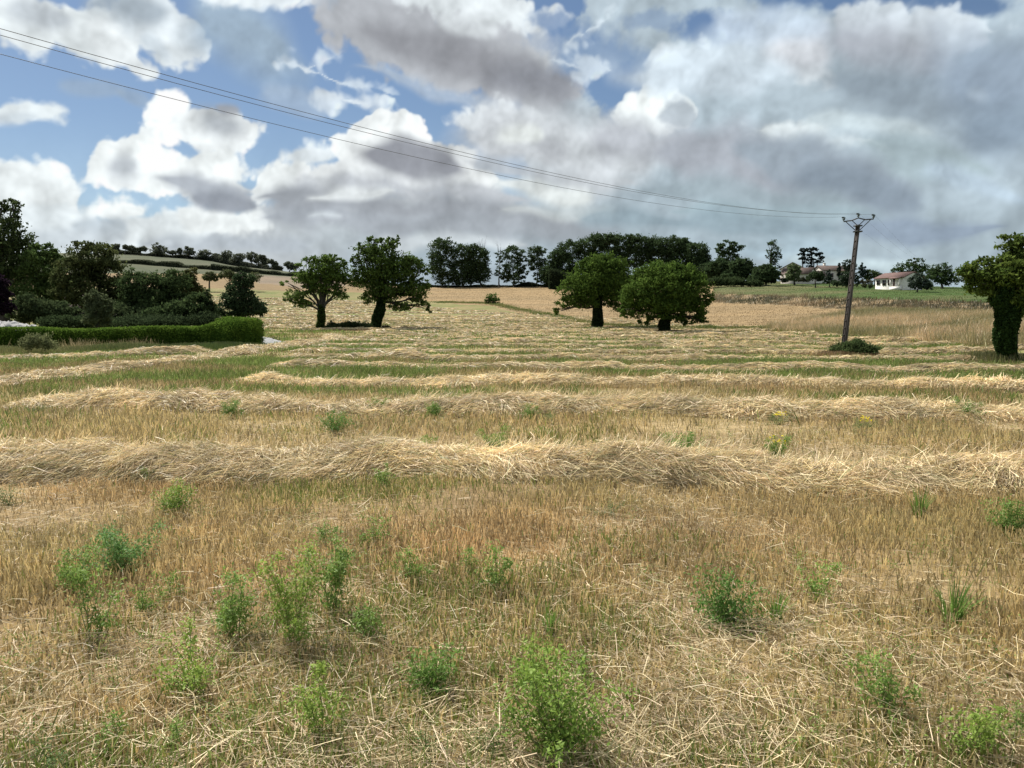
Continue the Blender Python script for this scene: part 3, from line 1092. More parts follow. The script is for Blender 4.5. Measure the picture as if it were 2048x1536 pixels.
def windrow(path, width, height, nstraw, sw, label, seed, gaps=0.0, sl=(0.16, 0.42)):
    r = np.random.default_rng(seed)
    P = np.asarray(path, float)
    seg = np.hypot(*np.diff(P, axis=0).T)
    S = np.concatenate([[0], np.cumsum(seg)])
    L = S[-1]
    step = max(width / 9, L / 900)
    s = np.arange(0, L, step)

    def pos(s_, u):
        x = np.interp(s_, S, P[:, 0])
        y = np.interp(s_, S, P[:, 1])
        x2 = np.interp(s_ + 0.5, S, P[:, 0])
        y2 = np.interp(s_ + 0.5, S, P[:, 1])
        x1 = np.interp(s_ - 0.5, S, P[:, 0])
        y1 = np.interp(s_ - 0.5, S, P[:, 1])
        tx, ty = x2 - x1, y2 - y1
        q = np.hypot(tx, ty) + 1e-9
        tx, ty = tx / q, ty / q
        wob = 0.14 * width * vnoise(s_ * 0.6, 0 * s_ + seed, seed=seed)
        hh = np.clip(0.85 + 0.22 * vnoise(s_ * 0.55 / max(width, .8), 0 * s_, seed=seed + 1) + 0.2 * vnoise(s_ * 1.9, 0 * s_ + 5, seed=seed + 2) - gaps * (0.5 + 0.9 * vnoise(s_ * 0.22, 0 * s_ + 3, seed=seed + 9)), 0.02, 1.5)
        hh = hh * np.clip(s_ / 0.8, 0, 1) * np.clip((L - s_) / 0.8, 0, 1)
        wv = width / 2 * (0.65 + 0.42 * np.clip(hh, 0, 1.2)) * (1 + 0.18 * vnoise(s_ * 2.3, u * 0 + 1.5, seed=seed + 4))
        cx = x - ty * (u * wv + wob)
        cy = y + tx * (u * wv + wob)
        pr = np.clip(1 - u * u, 0, 1) ** 0.75
        bumps = 1 + 0.20 * vnoise(s_ * 3.5 / max(width, .8), u * 1.6, seed=seed + 3) + 0.08 * vnoise(s_ * 11, u * 5, seed=seed + 6)
        zz = H(cx, cy) + height * hh * pr * bumps
        return cx, cy, zz, tx, ty, hh
    nu = 11
    uu = np.linspace(-1.05, 1.05, nu)
    SS, UU = np.meshgrid(s, uu, indexing='ij')
    cx, cy, zz, tx, ty, hh = pos(SS.ravel(), UU.ravel())
    zz = zz - 0.02 - 0.04 * (np.abs(UU.ravel()) > 1)
    V = np.stack([cx, cy, zz], axis=1)
    ns = len(s)
    i, j = np.meshgrid(np.arange(ns - 1), np.arange(nu - 1), indexing='ij')
    a = (i * nu + j).ravel()
    Q = np.stack([a, a + nu, a + nu + 1, a + 1], axis=1)
    vc = mix(np.array([0.42, 0.32, 0.165]), np.array([0.62, 0.49, 0.27]), r.random(len(V)))
    if width < 3 and sw > 0.012:
        vc = vc * 1.2
    # straws
    n = nstraw
    s_ = r.uniform(0, L, n)
    u = r.uniform(-1, 1, n)
    cx, cy, zz, tx, ty, hh = pos(s_, u)
    keep = hh > 0.12
    far = sw > 0.016
    lay = r.normal(0, 0.3 if far else 0.45, n) + (0.6 if far else 1.3) * vnoise(s_ * 1.3, u * 1.3, seed=seed + 8)
    lift = r.normal(0.0, 0.08 if far else 0.2, n)
    up = r.random(n) < (0.0 if far else 0.022)
    lift = np.where(up, r.uniform(0.5, 1.2, n), lift)
    slope = -u * height * hh * 1.6 / (width / 2)
    dx = tx * np.cos(lay) - ty * np.sin(lay)
    dy = ty * np.cos(lay) + tx * np.sin(lay)
    dz = np.sin(lift) + slope * np.sin(lay) * 0.8
    dirs = unit(np.stack([dx * np.cos(lift), dy * np.cos(lift), dz], axis=1))
    ln = r.uniform(*sl, n)
    c = np.stack([cx, cy, zz + r.uniform(-0.02, 0.035, n) + np.where(up, 0.05, 0)], axis=1)
    patch = vnoise(s_ * 0.7, u * 0.8, seed=seed + 5)
    tint = straw_tint(n, 0.35, r) * (1 + 0.16 * patch)[:, None]
    if far:
        tint = tint * 0.84
    c, dirs, ln, tint = c[keep], dirs[keep], ln[keep], tint[keep]
    V2, Q2, C2 = straw_batch(c, dirs, ln, sw * r.uniform(0.7, 1.2, len(c)), tint, 0.16, r)
    Vall = np.concatenate([V, V2])
    Qall = np.concatenate([Q, Q2 + len(V)])
    Call = np.concatenate([vc, C2])
    o0 = Vall.mean(axis=0)
    o0[2] = H(o0[0], o0[1])
    o = link('straw_windrow', mk_mesh('straw_windrow', Vall - o0, Qall, M_STRAW, Call), loc=o0)
    tag(o, label, 'windrow', 'straw windrows across the mown field')
    return o


def row_path(k, x0, x1):
    xs = np.linspace(x0, x1, 60)
    base = ROW0 + ROWD * k
    ys = base + ROW_SLOPE * xs + 0.006 * np.clip(-xs - 3, 0, 40) ** 2 * (1.0 if 0 < k < 4 else 0.0) + 0.09 * vnoise(xs * 0.12, xs * 0 + k, seed=500 + k)
    return np.stack([xs, ys], axis=1)


def build_windrows():
    # pale near rows
    windrow(row_path(0, -13, 13), 1.0, 0.28, 140000, 0.0060, 'thick pale straw windrow across the whole field, the one closest to the camera', 1000)
    windrow(row_path(1, -9.3, 18), 1.05, 0.24, 80000, 0.0095, 'second straw windrow from the camera, full and lumpy across the field', 1001, 0.0)
    windrow(row_path(2, -6.8, 24), 1.05, 0.20, 40000, 0.0120, 'third straw windrow from the camera, patchy, above a green strip', 1002, 0.12)
    for k in range(3, 22):
        y = ROW0 + ROWD * k
        x0 = -0.72 * y if k > 13 else [-7.5, -9.0, -10.0, -10.5, -10.5, -10.8, -11, -12, -13, -20, -28][k - 3]
        if k > 13:
            x0 = max(x0, -26 - (k - 14) * 4)
        x1 = 0.82 * y + 3
        # rows stop at the rough field on the right
        if y > 38:
            x1 = min(x1, 44 - (y - 38) * 0.38)
        n = int(34000 * (13.0 / y) ** 0.5)
        windrow(row_path(k, x0, x1), 0.85 + 0.02 * k, 0.19, n, 0.0010 * y * 0.75 + 0.002,
                'low straw windrow, %s counted away from the camera' % ORD[k], 1000 + k, 0.18, (0.25, 0.6))
    # rows that climb the slope beyond the walnut trees
    for i in range(9):
        y = 122 + i * 8.0
        xs = np.linspace(-46 - i * 4.5, 14 - i * 6.2, 50)
        ys = y - 0.28 * (xs + 20) - 0.002 * (xs + 20) ** 2
        windrow(np.stack([xs, ys], axis=1), 1.5, 0.22, 5000, 0.10,
                'thin straw line on the slope beyond the walnuts, %s going up' % ORD[i], 1100 + i, 0.5, (0.4, 1.0))
    # headland windrow, running diagonally at the left
    pts = [gpix(-120, 790), gpix(0, 770), gpix(120, 757), gpix(250, 738), gpix(350, 727), gpix(430, 714), gpix(500, 704), gpix(590, 694), gpix(660, 683), gpix(668, 674)]
    windrow(np.array([p[:2] for p in pts]), 1.5, 0.24, 46000, 0.017, 'broad straw windrow running diagonally over the left of the field', 1200, 0.2, (0.25, 0.55))
    pts = [gpix(-60, 722), gpix(60, 719), gpix(150, 716), gpix(235, 711), gpix(330, 707), gpix(420, 704)]
    windrow(np.array([p[:2] for p in pts]), 1.2, 0.22, 12000, 0.022, 'short patchy straw windrow just in front of the clipped hedge', 1201, 0.6, (0.25, 0.6))


build_windrows()


# ------------------------------------------------------------------ trees
CROWN = 1.3


def clump_crown(lobes, n_leaf, leaf, base, d, col, col2=None, per=36, r=None, spread=0.2, droop=0.0, inner=0.5):
    """lobes: (px, py, rx, ry) in photograph pixels, or with a 5th value: depth offset in metres"""
    r = r or rng
    vols, info = [], []
    for lb in lobes:
        px, py, rx, ry = lb[:4]
        off = lb[4] if len(lb) > 4 else 0.0
        c = at(px, py, d)
        f = c[1] * CP - (c[2] - CAMZ) * SP
        s = f / F
        hdir = np.array([c[0], c[1], 0]) / math.hypot(c[0], c[1])
        c = c + hdir * off
        info.append((c, rx * s, ry * s, hdir))
        vols.append((rx * s) ** 1.2 * (ry * s) ** 1.0)
    vols = np.array(vols) / sum(vols)
    Vs = []
    Cs = []
    for (c, a, b, hd), v in zip(info, vols):
        m = max(int(n_leaf * v / per), 3)
        dr = rand_dirs(m, r)
        rad = r.uniform(inner ** 2, 1, m) ** 0.5
        side = np.array([hd[1], -hd[0], 0])
        cc = c + (dr[:, :1] * side * a + dr[:, 1:2] * hd * a * 0.95 + dr[:, 2:] * np.array([0, 0, 1]) * b) * rad[:, None]
        cr = spread * (a * b) ** 0.5 * r.uniform(0.6, 1.4, m)
        cr = np.clip(cr, 0.12, 1.6)
        pts = np.repeat(cc, per, axis=0) + r.normal(size=(m * per, 3)) * np.repeat(cr, per)[:, None] * np.array([1, 1, 0.62]) * 0.62
        t = np.repeat(r.random(m), per) * 0.65 + r.random(m * per) * 0.35
        k = mix(np.array(col), np.array(col2 if col2 is not None else [q * 1.45 for q in col]), t) * CROWN
        Vs.append(pts)
        Cs.append(k * (0.8 + 0.4 * r.random(m * per))[:, None])
    P = np.concatenate(Vs)
    C = np.concatenate(Cs)
    ok = P[:, 2] > H(P[:, 0], P[:, 1]) + 0.05
    P, C = P[ok], C[ok]
    V, Q = leaf_quads(P, leaf * r.uniform(0.6, 1.35, len(P)), leaf * 0.55 * r.uniform(0.7, 1.3, len(P)), r, 0.3, droop)
    return V - base, Q, np.repeat(C, 4, axis=0), info


def branchy(mb, p0, p1, r0, r1, r, kink=0.12, n=5):
    t = np.linspace(0, 1, n)[:, None]
    P = p0 * (1 - t) + p1 * t
    ln = np.linalg.norm(p1 - p0)
    j = r.normal(size=(n, 3)) * ln * kink * 0.35
    j[0] = 0
    j[-1] = 0
    P = P + j
    P[1:-1, 2] += ln * 0.04
    mb.tube(P, np.linspace(r0, r1, n), 6)
    return P


def tree(name, label, px, d, lobes, n_leaf, leaf, col, col2=None, trunk=0.3, fork=None, lean=0, seed=0, group=None, per=36, spread=0.2,
         ivy=0, droop=0.0, inner=0.5, cat='tree', bare=None, trunk_top=None, limbs=True, ivycol=(0.028, 0.05, 0.016), subs=3):
    r = np.random.default_rng(seed + 31)
    base = gat(px, d)
    root = empty(name, base, label, cat, group)
    V, Q, C, info = clump_crown(lobes, n_leaf, leaf, base, d, col, col2, per, r, spread, droop, inner)
    link('crown', mk_mesh('crown', V, Q, M_LEAF, C), root)
    if trunk > 0:
        mb = MB()
        cc = np.mean([i[0] for i in info], axis=0)
        if fork is None:
            low = min(i[0][2] - i[2] for i in info)
            f = np.array([base[0] * 0.6 + cc[0] * 0.4, base[1], max(base[2] + 0.3, low * 0.7 + cc[2] * 0.3)])
        else:
            f = at(fork[0], fork[1], d)
        lb = f - base
        n = 6
        t = np.linspace(0, 1, n)[:, None]
        P = lb * t + np.array([lean, 0, 0]) * np.sin(t * math.pi) + r.normal(size=(n, 3)) * trunk * 0.12
        P[0] = (0, 0, -0.15)
        P[-1] = lb
        mb.tube(P, trunk * (np.linspace(1.0, 0.72, n) + 0.45 * np.exp(-np.linspace(0, 1, n) * 9)), 10)
        if limbs:
            for (c, a, b, hd) in info:
                c = c - base
                e = f - base + (c - (f - base)) * 0.9
                Pb = branchy(mb, f - base, e, trunk * 0.36, trunk * 0.12, r)
                for q in range(subs):
                    dd_ = rand_dirs(1, r)[0]
                    dd_[2] = abs(dd_[2]) * 0.8
                    st = Pb[r.integers(1, 4)]
                    branchy(mb, st, c + dd_ * np.array([a, a, b]) * 0.85, trunk * 0.22, trunk * 0.05, r, n=4)
        if bare:
            for (bx, by) in bare:
                e = at(bx, by, d) - base
                branchy(mb, f - base, e, trunk * 0.4, trunk * 0.08, r, 0.1)
                for q in range(5):
                    e2 = e + rand_dirs(1, r)[0] * np.array([1, 1, 1.2]) * 1.4
                    branchy(mb, (e * 0.75 + (f - base) * 0.25), e2, trunk * 0.14, trunk * 0.05, r, n=3)
        link('trunk', mb.mesh('trunk', M_BARK, None, True), root)
        if ivy > 0:
            n = ivy
            t = r.random(n)
            hgt = 1.0 + 0.0 * t
            P = np.concatenate([P, [P[-1] + (P[-1] - P[-2]) * 1.6]])
            t = np.where(t > 0.8, 0.8 + 0.2 * ((t - 0.8) / 0.2) ** 1.7, t)
            idx = t * (len(P) - 1) + r.normal(0, 0.12, n)
            i0 = np.clip(idx.astype(int), 0, len(P) - 2)
            ctr = P[i0] + (P[i0 + 1] - P[i0]) * (idx - i0)[:, None]
            th = r.uniform(0, 2 * math.pi, n)
            lump = 1.05 + 0.3 * vnoise(th * 1.1, t * 5, seed=seed + 3)
            rad = trunk * (1.2 - 0.15 * t + 0.25 * np.exp(-t * 9)) * lump * (1 + 0.12 * r.random(n))
            if isinstance(ivycol, tuple) and trunk_top:
                rad = rad * (0.8 + (trunk_top - 0.8) * sstep(0, 0.5, t)) * (1 + 0.28 * vnoise(th * 2.2 + 7, t * 11, seed=seed + 13))
            pts = ctr + np.stack([np.cos(th) * rad, np.sin(th) * rad, 0 * th], axis=1)
            Vi, Qi = leaf_quads(pts, leaf * 0.8, leaf * 0.65, r, 0.2)
            Ci = np.repeat(np.array(ivycol) * (0.6 + 0.9 * r.random(n))[:, None], 4, axis=0)
            link('ivy', mk_mesh('ivy', Vi, Qi, M_LEAF, Ci), root)
    return root


WAL = (0.050, 0.085, 0.022)
WAL2 = (0.085, 0.125, 0.030)


def deep(lobes, dy, k):
    return [(a, b + dy, c, e * k) for (a, b, c, e) in lobes]


def build_walnuts():
    W = 'walnut trees standing in the mown field'
    tree('walnut_tree', 'smaller open walnut tree with a forked ivy trunk, left of the taller walnut', 640, 78,
         [(645, 540, 34, 22), (612, 555, 26, 16), (672, 550, 28, 22), (652, 518, 22, 10), (590, 590, 22, 11), (606, 606, 22, 9), (655, 578, 30, 14), (668, 512, 8, 5),
          (622, 520, 18, 8), (682, 588, 16, 12), (568, 566, 10, 4), (596, 530, 10, 5), (685, 525, 12, 8), (575, 600, 10, 4), (690, 560, 10, 12), (636, 560, 30, 14), (618, 580, 22, 10)],
         10500, 0.26, WAL, WAL2, 0.26, (643, 622), 0.0, 1, W, 16, 0.27, ivy=2200, ivycol=(0.045, 0.075, 0.018), inner=0.25)
    tree('walnut_tree', 'tall dark walnut tree with a leaning trunk and drooping branches, second from the hedge', 748, 78,
         [(765, 535, 44, 40), (742, 505, 34, 20), (800, 540, 38, 32), (722, 555, 24, 26), (822, 578, 34, 22), (770, 582, 44, 22), (775, 488, 22, 14),
          (838, 602, 20, 15), (790, 478, 10, 8), (738, 597, 20, 12), (828, 528, 24, 20), (800, 612, 26, 10), (712, 520, 12, 14), (848, 568, 15, 16), (752, 480, 18, 7), (722, 492, 8, 8), (850, 540, 10, 10), (858, 618, 8, 8)],
         19000, 0.27, (0.035, 0.06, 0.017), (0.075, 0.112, 0.027), 0.34, (764, 604), 0.0, 2, W, 18, 0.24, ivy=3000, ivycol=(0.03, 0.05, 0.018), inner=0.3)
    tree('walnut_tree', 'broad walnut tree with a low branch reaching out to one side, behind its rounder neighbour', 1195, 84,
         deep([(1190, 555, 56, 34), (1205, 528, 40, 24), (1150, 572, 38, 20), (1230, 560, 44, 34), (1180, 588, 44, 18), (1130, 598, 20, 12), (1113, 616, 10, 8), (1245, 595, 34, 20), (1165, 530, 20, 14), (1213, 508, 18, 7), (1160, 600, 26, 8), (1245, 525, 22, 14)], 7, 1.15),
         26000, 0.26, (0.030, 0.055, 0.013), (0.078, 0.120, 0.024), 0.35, (1196, 612), 0.0, 3, W, 22, 0.2, ivy=6000, ivycol=(0.034, 0.05, 0.02), inner=0.4)
    tree('walnut_tree', 'dense round walnut tree on a short thick ivy trunk, in front of the broad walnut', 1330, 70,
         deep([(1330, 570, 70, 42), (1325, 540, 52, 22), (1378, 570, 42, 34), (1278, 585, 40, 30), (1335, 605, 64, 26), (1258, 612, 24, 16), (1400, 605, 24, 22), (1292, 545, 28, 18), (1368, 540, 30, 18), (1418, 588, 12, 16), (1290, 632, 22, 9), (1378, 630, 32, 12), (1320, 520, 12, 5), (1405, 635, 12, 7), (1350, 525, 14, 7)], 7, 1.15),
         34000, 0.24, (0.030, 0.055, 0.013), (0.082, 0.128, 0.026), 0.35, (1330, 632), 0.0, 4, W, 22, 0.18, ivy=5500, ivycol=(0.032, 0.048, 0.02), inner=0.45)
    tree('walnut_tree', 'yellowing walnut tree at the edge of the field with a very thick ivy-wrapped trunk', 2024, 31.8,
         [(1950, 548, 30, 22), (1965, 575, 28, 18), (1933, 540, 18, 12), (1990, 545, 30, 26), (2030, 548, 44, 30), (2045, 585, 34, 26), (2000, 518, 22, 8), (2070, 560, 40, 50), (1960, 522, 10, 6), (2040, 620, 14, 20), (2032, 600, 26, 26), (1992, 592, 18, 14)],
         12500, 0.14, (0.045, 0.075, 0.018), (0.095, 0.125, 0.028), 0.175, (2014, 585), -0.08, 5, W, 18, 0.24, ivy=12000, trunk_top=1.6,
         ivycol=(0.032, 0.06, 0.018), inner=0.3)
    tree('ash_sapling', 'thin open-leaved sapling rising above the yellowing walnut', 2034, 32.6,
         [(2030, 490, 14, 8), (2046, 505, 16, 10), (2052, 482, 12, 8), (2016, 508, 12, 5), (2040, 525, 20, 10), (2014, 474, 10, 3), (2034, 472, 8, 3), (2060, 520, 20, 20), (2000, 492, 5, 4), (2022, 525, 12, 8)],
         2600, 0.17, (0.05, 0.08, 0.02), (0.09, 0.12, 0.03), 0.06, (2042, 540), 0.0, 6, None, 8, 0.4, inner=0.2)


build_walnuts()


def build_garden_trees():
    G = 'dark garden trees behind the clipped hedge'
    tree('garden_tree', 'tallest dark garden tree with a feathery top, beside the picture edge', 8, 66,
         [(0, 470, 46, 48), (22, 425, 22, 28), (45, 485, 26, 24), (-40, 520, 80, 80), (30, 530, 50, 50), (30, 402, 10, 6), (-10, 420, 20, 20), (60, 500, 20, 14)],
         16000, 0.22, (0.032, 0.046, 0.02), (0.06, 0.08, 0.03), 0.35, None, 0, 21, G, 26, 0.2)
    tree('garden_tree', 'mid-green garden tree filling the gap beside the tallest one', 85, 64,
         [(80, 540, 40, 44), (105, 520, 26, 22), (70, 600, 50, 40), (110, 580, 34, 40), (85, 497, 20, 12)],
         14000, 0.2, (0.04, 0.066, 0.022), (0.075, 0.11, 0.034), 0.3, None, 0, 22, G, 26, 0.2)
    tree('plum_tree', 'dark purple-leaved tree low at the picture edge beside the hedge', 2, 52,
         [(0, 580, 20, 34), (8, 610, 18, 24), (-25, 590, 26, 40)],
         5000, 0.17, (0.010, 0.007, 0.011), (0.018, 0.010, 0.017), 0.15, None, 0, 23, None, 26, 0.2)
    tree('garden_tree', 'large round-topped garden tree with a reddish tint at its crown', 185, 60,
         [(185, 520, 50, 36), (150, 545, 40, 34), (215, 545, 38, 32), (180, 580, 60, 36), (225, 585, 30, 28), (130, 575, 28, 34), (165, 490, 22, 10), (200, 610, 50, 26), (215, 505, 16, 14)],
         21000, 0.2, (0.032, 0.046, 0.018), (0.068, 0.076, 0.03), 0.35, None, 0, 24, G, 26, 0.19)
    tree('garden_tree', 'spreading dark garden tree behind the middle of the hedge', 300, 56,
         [(300, 580, 54, 34), (265, 560, 30, 24), (340, 570, 40, 30), (300, 615, 64, 28), (270, 605, 34, 30), (350, 605, 40, 26)],
         17000, 0.2, (0.026, 0.042, 0.018), (0.056, 0.08, 0.03), 0.3, None, 0, 25, G, 26, 0.19)
    tree('garden_tree', 'garden tree with sparse bronze twigs at its top, beside the spreading dark one', 375, 60,
         [(375, 560, 24, 16), (365, 580, 34, 22), (395, 590, 22, 20), (340, 556, 16, 10), (385, 545, 14, 8)],
         6000, 0.2, (0.045, 0.05, 0.02), (0.07, 0.072, 0.028), 0.2, None, 0, 26, G, 22, 0.22)
    tree('garden_tree', 'low rounded garden tree reaching the ground at the end of the dark mass', 395, 52,
         [(395, 612, 32, 24), (370, 625, 44, 24), (418, 622, 18, 24), (330, 632, 44, 18), (405, 590, 18, 12), (430, 640, 10, 12)],
         13000, 0.18, (0.026, 0.042, 0.018), (0.056, 0.08, 0.03), 0.2, None, 0, 27, G, 26, 0.19)
    tree('conical_tree', 'grey-green upright shrub tree standing just behind the hedge', 195, 46,
         [(190, 598, 14, 18), (200, 620, 24, 24), (178, 605, 9, 20), (212, 612, 12, 22), (195, 640, 28, 14)],
         6500, 0.13, (0.05, 0.066, 0.032), (0.08, 0.095, 0.05), 0.1, None, 0, 28, None, 26, 0.2)
    tree('laurel_tree', 'separate dark pyramid-shaped tree rising at the corner of the hedge', 484, 53,
         [(484, 560, 16, 14), (480, 578, 26, 18), (500, 560, 14, 10), (478, 598, 34, 18), (495, 615, 38, 18), (465, 618, 32, 18), (520, 618, 14, 14), (482, 546, 7, 6)],
         12000, 0.17, (0.022, 0.036, 0.018), (0.04, 0.06, 0.028), 0.25, None, 0, 29, None, 26, 0.2)
    tree('garden_tree', 'low dark garden tree between the purple tree and the grey-green shrub', 120, 54,
         [(100, 625, 50, 24), (150, 632, 40, 18), (60, 620, 40, 30), (240, 630, 50, 24)],
         12000, 0.18, (0.026, 0.04, 0.018), (0.045, 0.06, 0.026), 0.2, None, 0, 30, G, 26, 0.2)


build_garden_trees()


def build_far_trees():
    # small trees on the slope
    tree('bush_tree', 'small round lone tree in the open field on the slope', 985, 172, [(985, 594, 12, 8), (977, 600, 8, 8), (994, 602, 8, 8), (985, 604, 12, 7)],
         2600, 0.3, (0.045, 0.08, 0.02), (0.07, 0.11, 0.03), 0.12, None, 0, 41, None, 20, 0.22)
    tree('orchard_tree', 'small orchard tree standing on the tan hillside', 420, 235, [(420, 552, 12, 9), (411, 556, 7, 6), (430, 557, 7, 5)],
         1700, 0.5, (0.05, 0.06, 0.03), (0.075, 0.085, 0.04), 0.25, (419, 562), 0, 42, None, 14, 0.3)
    tree('orchard_tree', 'orchard tree partly hidden behind the pyramid-shaped tree', 462, 235, [(455, 548, 14, 9), (510, 553, 12, 9), (470, 556, 12, 10), (440, 552, 8, 6)],
         2600, 0.5, (0.05, 0.06, 0.03), (0.07, 0.08, 0.036), 0.2, (460, 566), 0, 43, None, 14, 0.3)
    # woodland edge on the crest, each tree in turn
    W = 'trees of the wood on the crest'
    c1, c2 = (0.027, 0.045, 0.02), (0.05, 0.074, 0.032)
    big = [
        (885, 268, [(880, 500, 24, 24), (895, 495, 18, 20), (885, 535, 28, 28), (872, 525, 16, 26), (890, 560, 24, 14)], 'heavy dark tree opening the row on the crest, behind the tall walnut'),
        (925, 268, [(925, 510, 22, 24), (920, 545, 24, 26), (938, 535, 18, 28), (925, 562, 22, 10)], 'dense dark crest tree, second of the row after the tall walnut'),
        (962, 268, [(958, 515, 20, 24), (965, 545, 17, 24), (950, 545, 18, 22), (945, 500, 14, 12)], 'crest tree with bare dead twigs sticking out of its top'),
        (998, 268, [(997, 510, 6, 12), (999, 530, 8, 14), (994, 545, 8, 10), (1003, 552, 8, 10)], 'thin sparse crest tree with gaps of sky around it'),
        (1028, 268, [(1022, 508, 21, 17), (1042, 514, 14, 16), (1025, 540, 22, 20), (1030, 558, 20, 12), (1048, 545, 9, 16), (1012, 550, 10, 16)], 'airy crest tree with sky below its crown, between the thin tree and the big wood'),
        (1073, 268, [(1072, 508, 17, 17), (1080, 502, 12, 10), (1068, 530, 14, 16), (1088, 540, 14, 24), (1076, 552, 12, 12)], 'crest tree on slim bare trunks beside the big wood'),
        (1105, 262, [(1105, 545, 22, 24), (1115, 515, 20, 18), (1100, 560, 20, 12)], 'tree at the near end of the big wood, sloping down to the field'),
        (1140, 262, [(1140, 500, 26, 20), (1130, 530, 28, 24), (1145, 550, 26, 18)], 'wood tree with a rising rounded crown near the start of the big wood'),
        (1185, 262, [(1185, 490, 30, 22), (1180, 520, 30, 24), (1200, 480, 20, 14)], 'tall wood tree directly above the broad walnut'),
        (1230, 258, [(1230, 488, 28, 20), (1225, 520, 30, 26), (1215, 478, 18, 12)], 'wood tree above the gap between the two round walnuts'),
        (1275, 258, [(1275, 490, 28, 20), (1270, 515, 30, 24), (1262, 480, 18, 12)], 'wood tree with a flat dark top over the round walnut'),
        (1318, 258, [(1315, 492, 28, 20), (1320, 515, 30, 24), (1308, 483, 14, 10)], 'wood tree straight above the round walnut'),
        (1355, 256, [(1352, 492, 26, 20), (1360, 515, 28, 26), (1365, 484, 14, 10)], 'wood tree whose bumpy crown stands at the far shoulder of the big wood'),
        (1392, 252, [(1392, 505, 24, 22), (1395, 535, 26, 26), (1405, 520, 16, 20)], 'last tall tree of the big wood, rounded towards the village'),
        (1415, 245, [(1415, 545, 20, 20), (1405, 560, 22, 12), (1430, 555, 14, 12)], 'low tree closing the end of the big wood above the walnut'),
        (1455, 240, [(1455, 490, 20, 9), (1470, 496, 18, 7), (1445, 500, 16, 10), (1458, 515, 22, 14)], 'flat-topped crest tree standing free beside the big wood'),
        (1440, 232, [(1440, 535, 24, 18), (1425, 545, 18, 16), (1450, 550, 22, 12)], 'bushy tree below the flat-topped crest tree'),
        (1480, 228, [(1480, 535, 24, 18), (1470, 552, 28, 12), (1500, 545, 18, 16)], 'wide bushy tree between the wood and the village'),
        (1530, 222, [(1530, 545, 22, 16), (1520, 557, 22, 11), (1545, 552, 16, 13)], 'round dark bushy tree in front of the gabled end house'),
    ]
    for i, (px, d, lb, lab) in enumerate(big):
        dead = [(963, 478), (970, 480), (955, 484)] if px == 962 else ([(997, 490), (1002, 494)] if px == 998 else None)
        tree('wood_tree', lab, px, d, lb, {998: 900, 1028: 6500, 1073: 5200, 1455: 3600}.get(px, 9500), 0.62, c1, c2, 0.28, None, 0, 60 + i, W, 26, 0.2, bare=dead, subs=1)
    # village trees
    tree('tall_tree', 'tall gnarled open tree against the sky behind the bushy tree by the houses', 1540, 240,
         [(1545, 487, 12, 7), (1553, 500, 9, 12), (1540, 505, 8, 10), (1550, 518, 11, 8), (1532, 515, 4, 5), (1557, 512, 6, 10), (1543, 525, 10, 6), (1556, 533, 6, 6)],
         1500, 0.5, c1, c2, 0.4, (1541, 520), 0, 90, None, 14, 0.3, inner=0.2)
    P_ = 'umbrella pines behind the houses'
    tree('pine_tree', 'slim pine tree, first of the three pines above the house roofs', 1604, 262,
         [(1607, 500, 8, 4), (1603, 508, 8, 4), (1606, 516, 7, 4), (1600, 517, 4, 3), (1610, 525, 6, 3)], 1000, 0.55, (0.016, 0.024, 0.02), (0.028, 0.038, 0.03), 0.22, (1605, 520), 0, 91, P_, 16, 0.3)
    tree('pine_tree', 'broadest pine tree, the middle of the three pines above the house roofs', 1622, 262,
         [(1622, 500, 14, 4), (1625, 509, 13, 4), (1620, 518, 12, 4), (1624, 526, 11, 3), (1621, 533, 9, 3), (1627, 497, 8, 3)], 2200, 0.55, (0.016, 0.024, 0.02), (0.028, 0.038, 0.03), 0.3, (1622, 520), 0, 92, P_, 16, 0.25)
    tree('pine_tree', 'pine tree on a bare slim trunk, third of the three pines above the roofs', 1633, 262,
         [(1641, 508, 6, 3), (1643, 516, 6, 4), (1640, 523, 7, 3)], 700, 0.55, (0.016, 0.024, 0.02), (0.028, 0.038, 0.03), 0.2, (1634, 522), 0, 93, P_, 16, 0.3)
    tree('willow_tree', 'pale grey-green weeping willow standing among the houses', 1587, 226,
         [(1587, 535, 12, 8), (1586, 548, 14, 10), (1592, 555, 11, 7), (1580, 556, 9, 6)], 3200, 0.6, (0.085, 0.115, 0.055), (0.12, 0.155, 0.075), 0.25, None, 0, 94, None, 20, 0.2, droop=0.75)
    tree('garden_tree', 'round garden tree on a thin trunk in front of the white houses', 1629, 212,
         [(1632, 550, 15, 8), (1622, 555, 11, 6), (1642, 554, 10, 7)], 2200, 0.45, (0.026, 0.042, 0.02), (0.042, 0.062, 0.028), 0.15, (1630, 558), 0, 95, None, 20, 0.22)
    tree('conical_tree', 'small conical conifer beside the round garden tree in the village', 1657, 214,
         [(1657, 545, 4, 6), (1657, 553, 8, 6), (1657, 562, 11, 6)], 1300, 0.4, (0.02, 0.035, 0.024), (0.034, 0.05, 0.034), 0.12, None, 0, 96, None, 18, 0.22)
    tree('cypress_tree', 'slim pointed cypress beside the house just left of the utility pole', 1678, 226,
         [(1678, 530, 2.2, 6), (1678, 540, 3.6, 8), (1678, 551, 4.2, 8)], 1300, 0.35, (0.014, 0.022, 0.016), (0.022, 0.032, 0.022), 0.12, None, 0, 97, None, 18, 0.25)
    tree('round_tree', 'tall round tree right behind the utility pole', 1698, 205,
         [(1697, 530, 13, 11), (1704, 535, 8, 8), (1700, 552, 19, 12), (1705, 565, 17, 9), (1690, 565, 10, 9)], 3400, 0.45, (0.022, 0.036, 0.022), (0.036, 0.052, 0.03), 0.2, None, 0, 98, None, 20, 0.22)
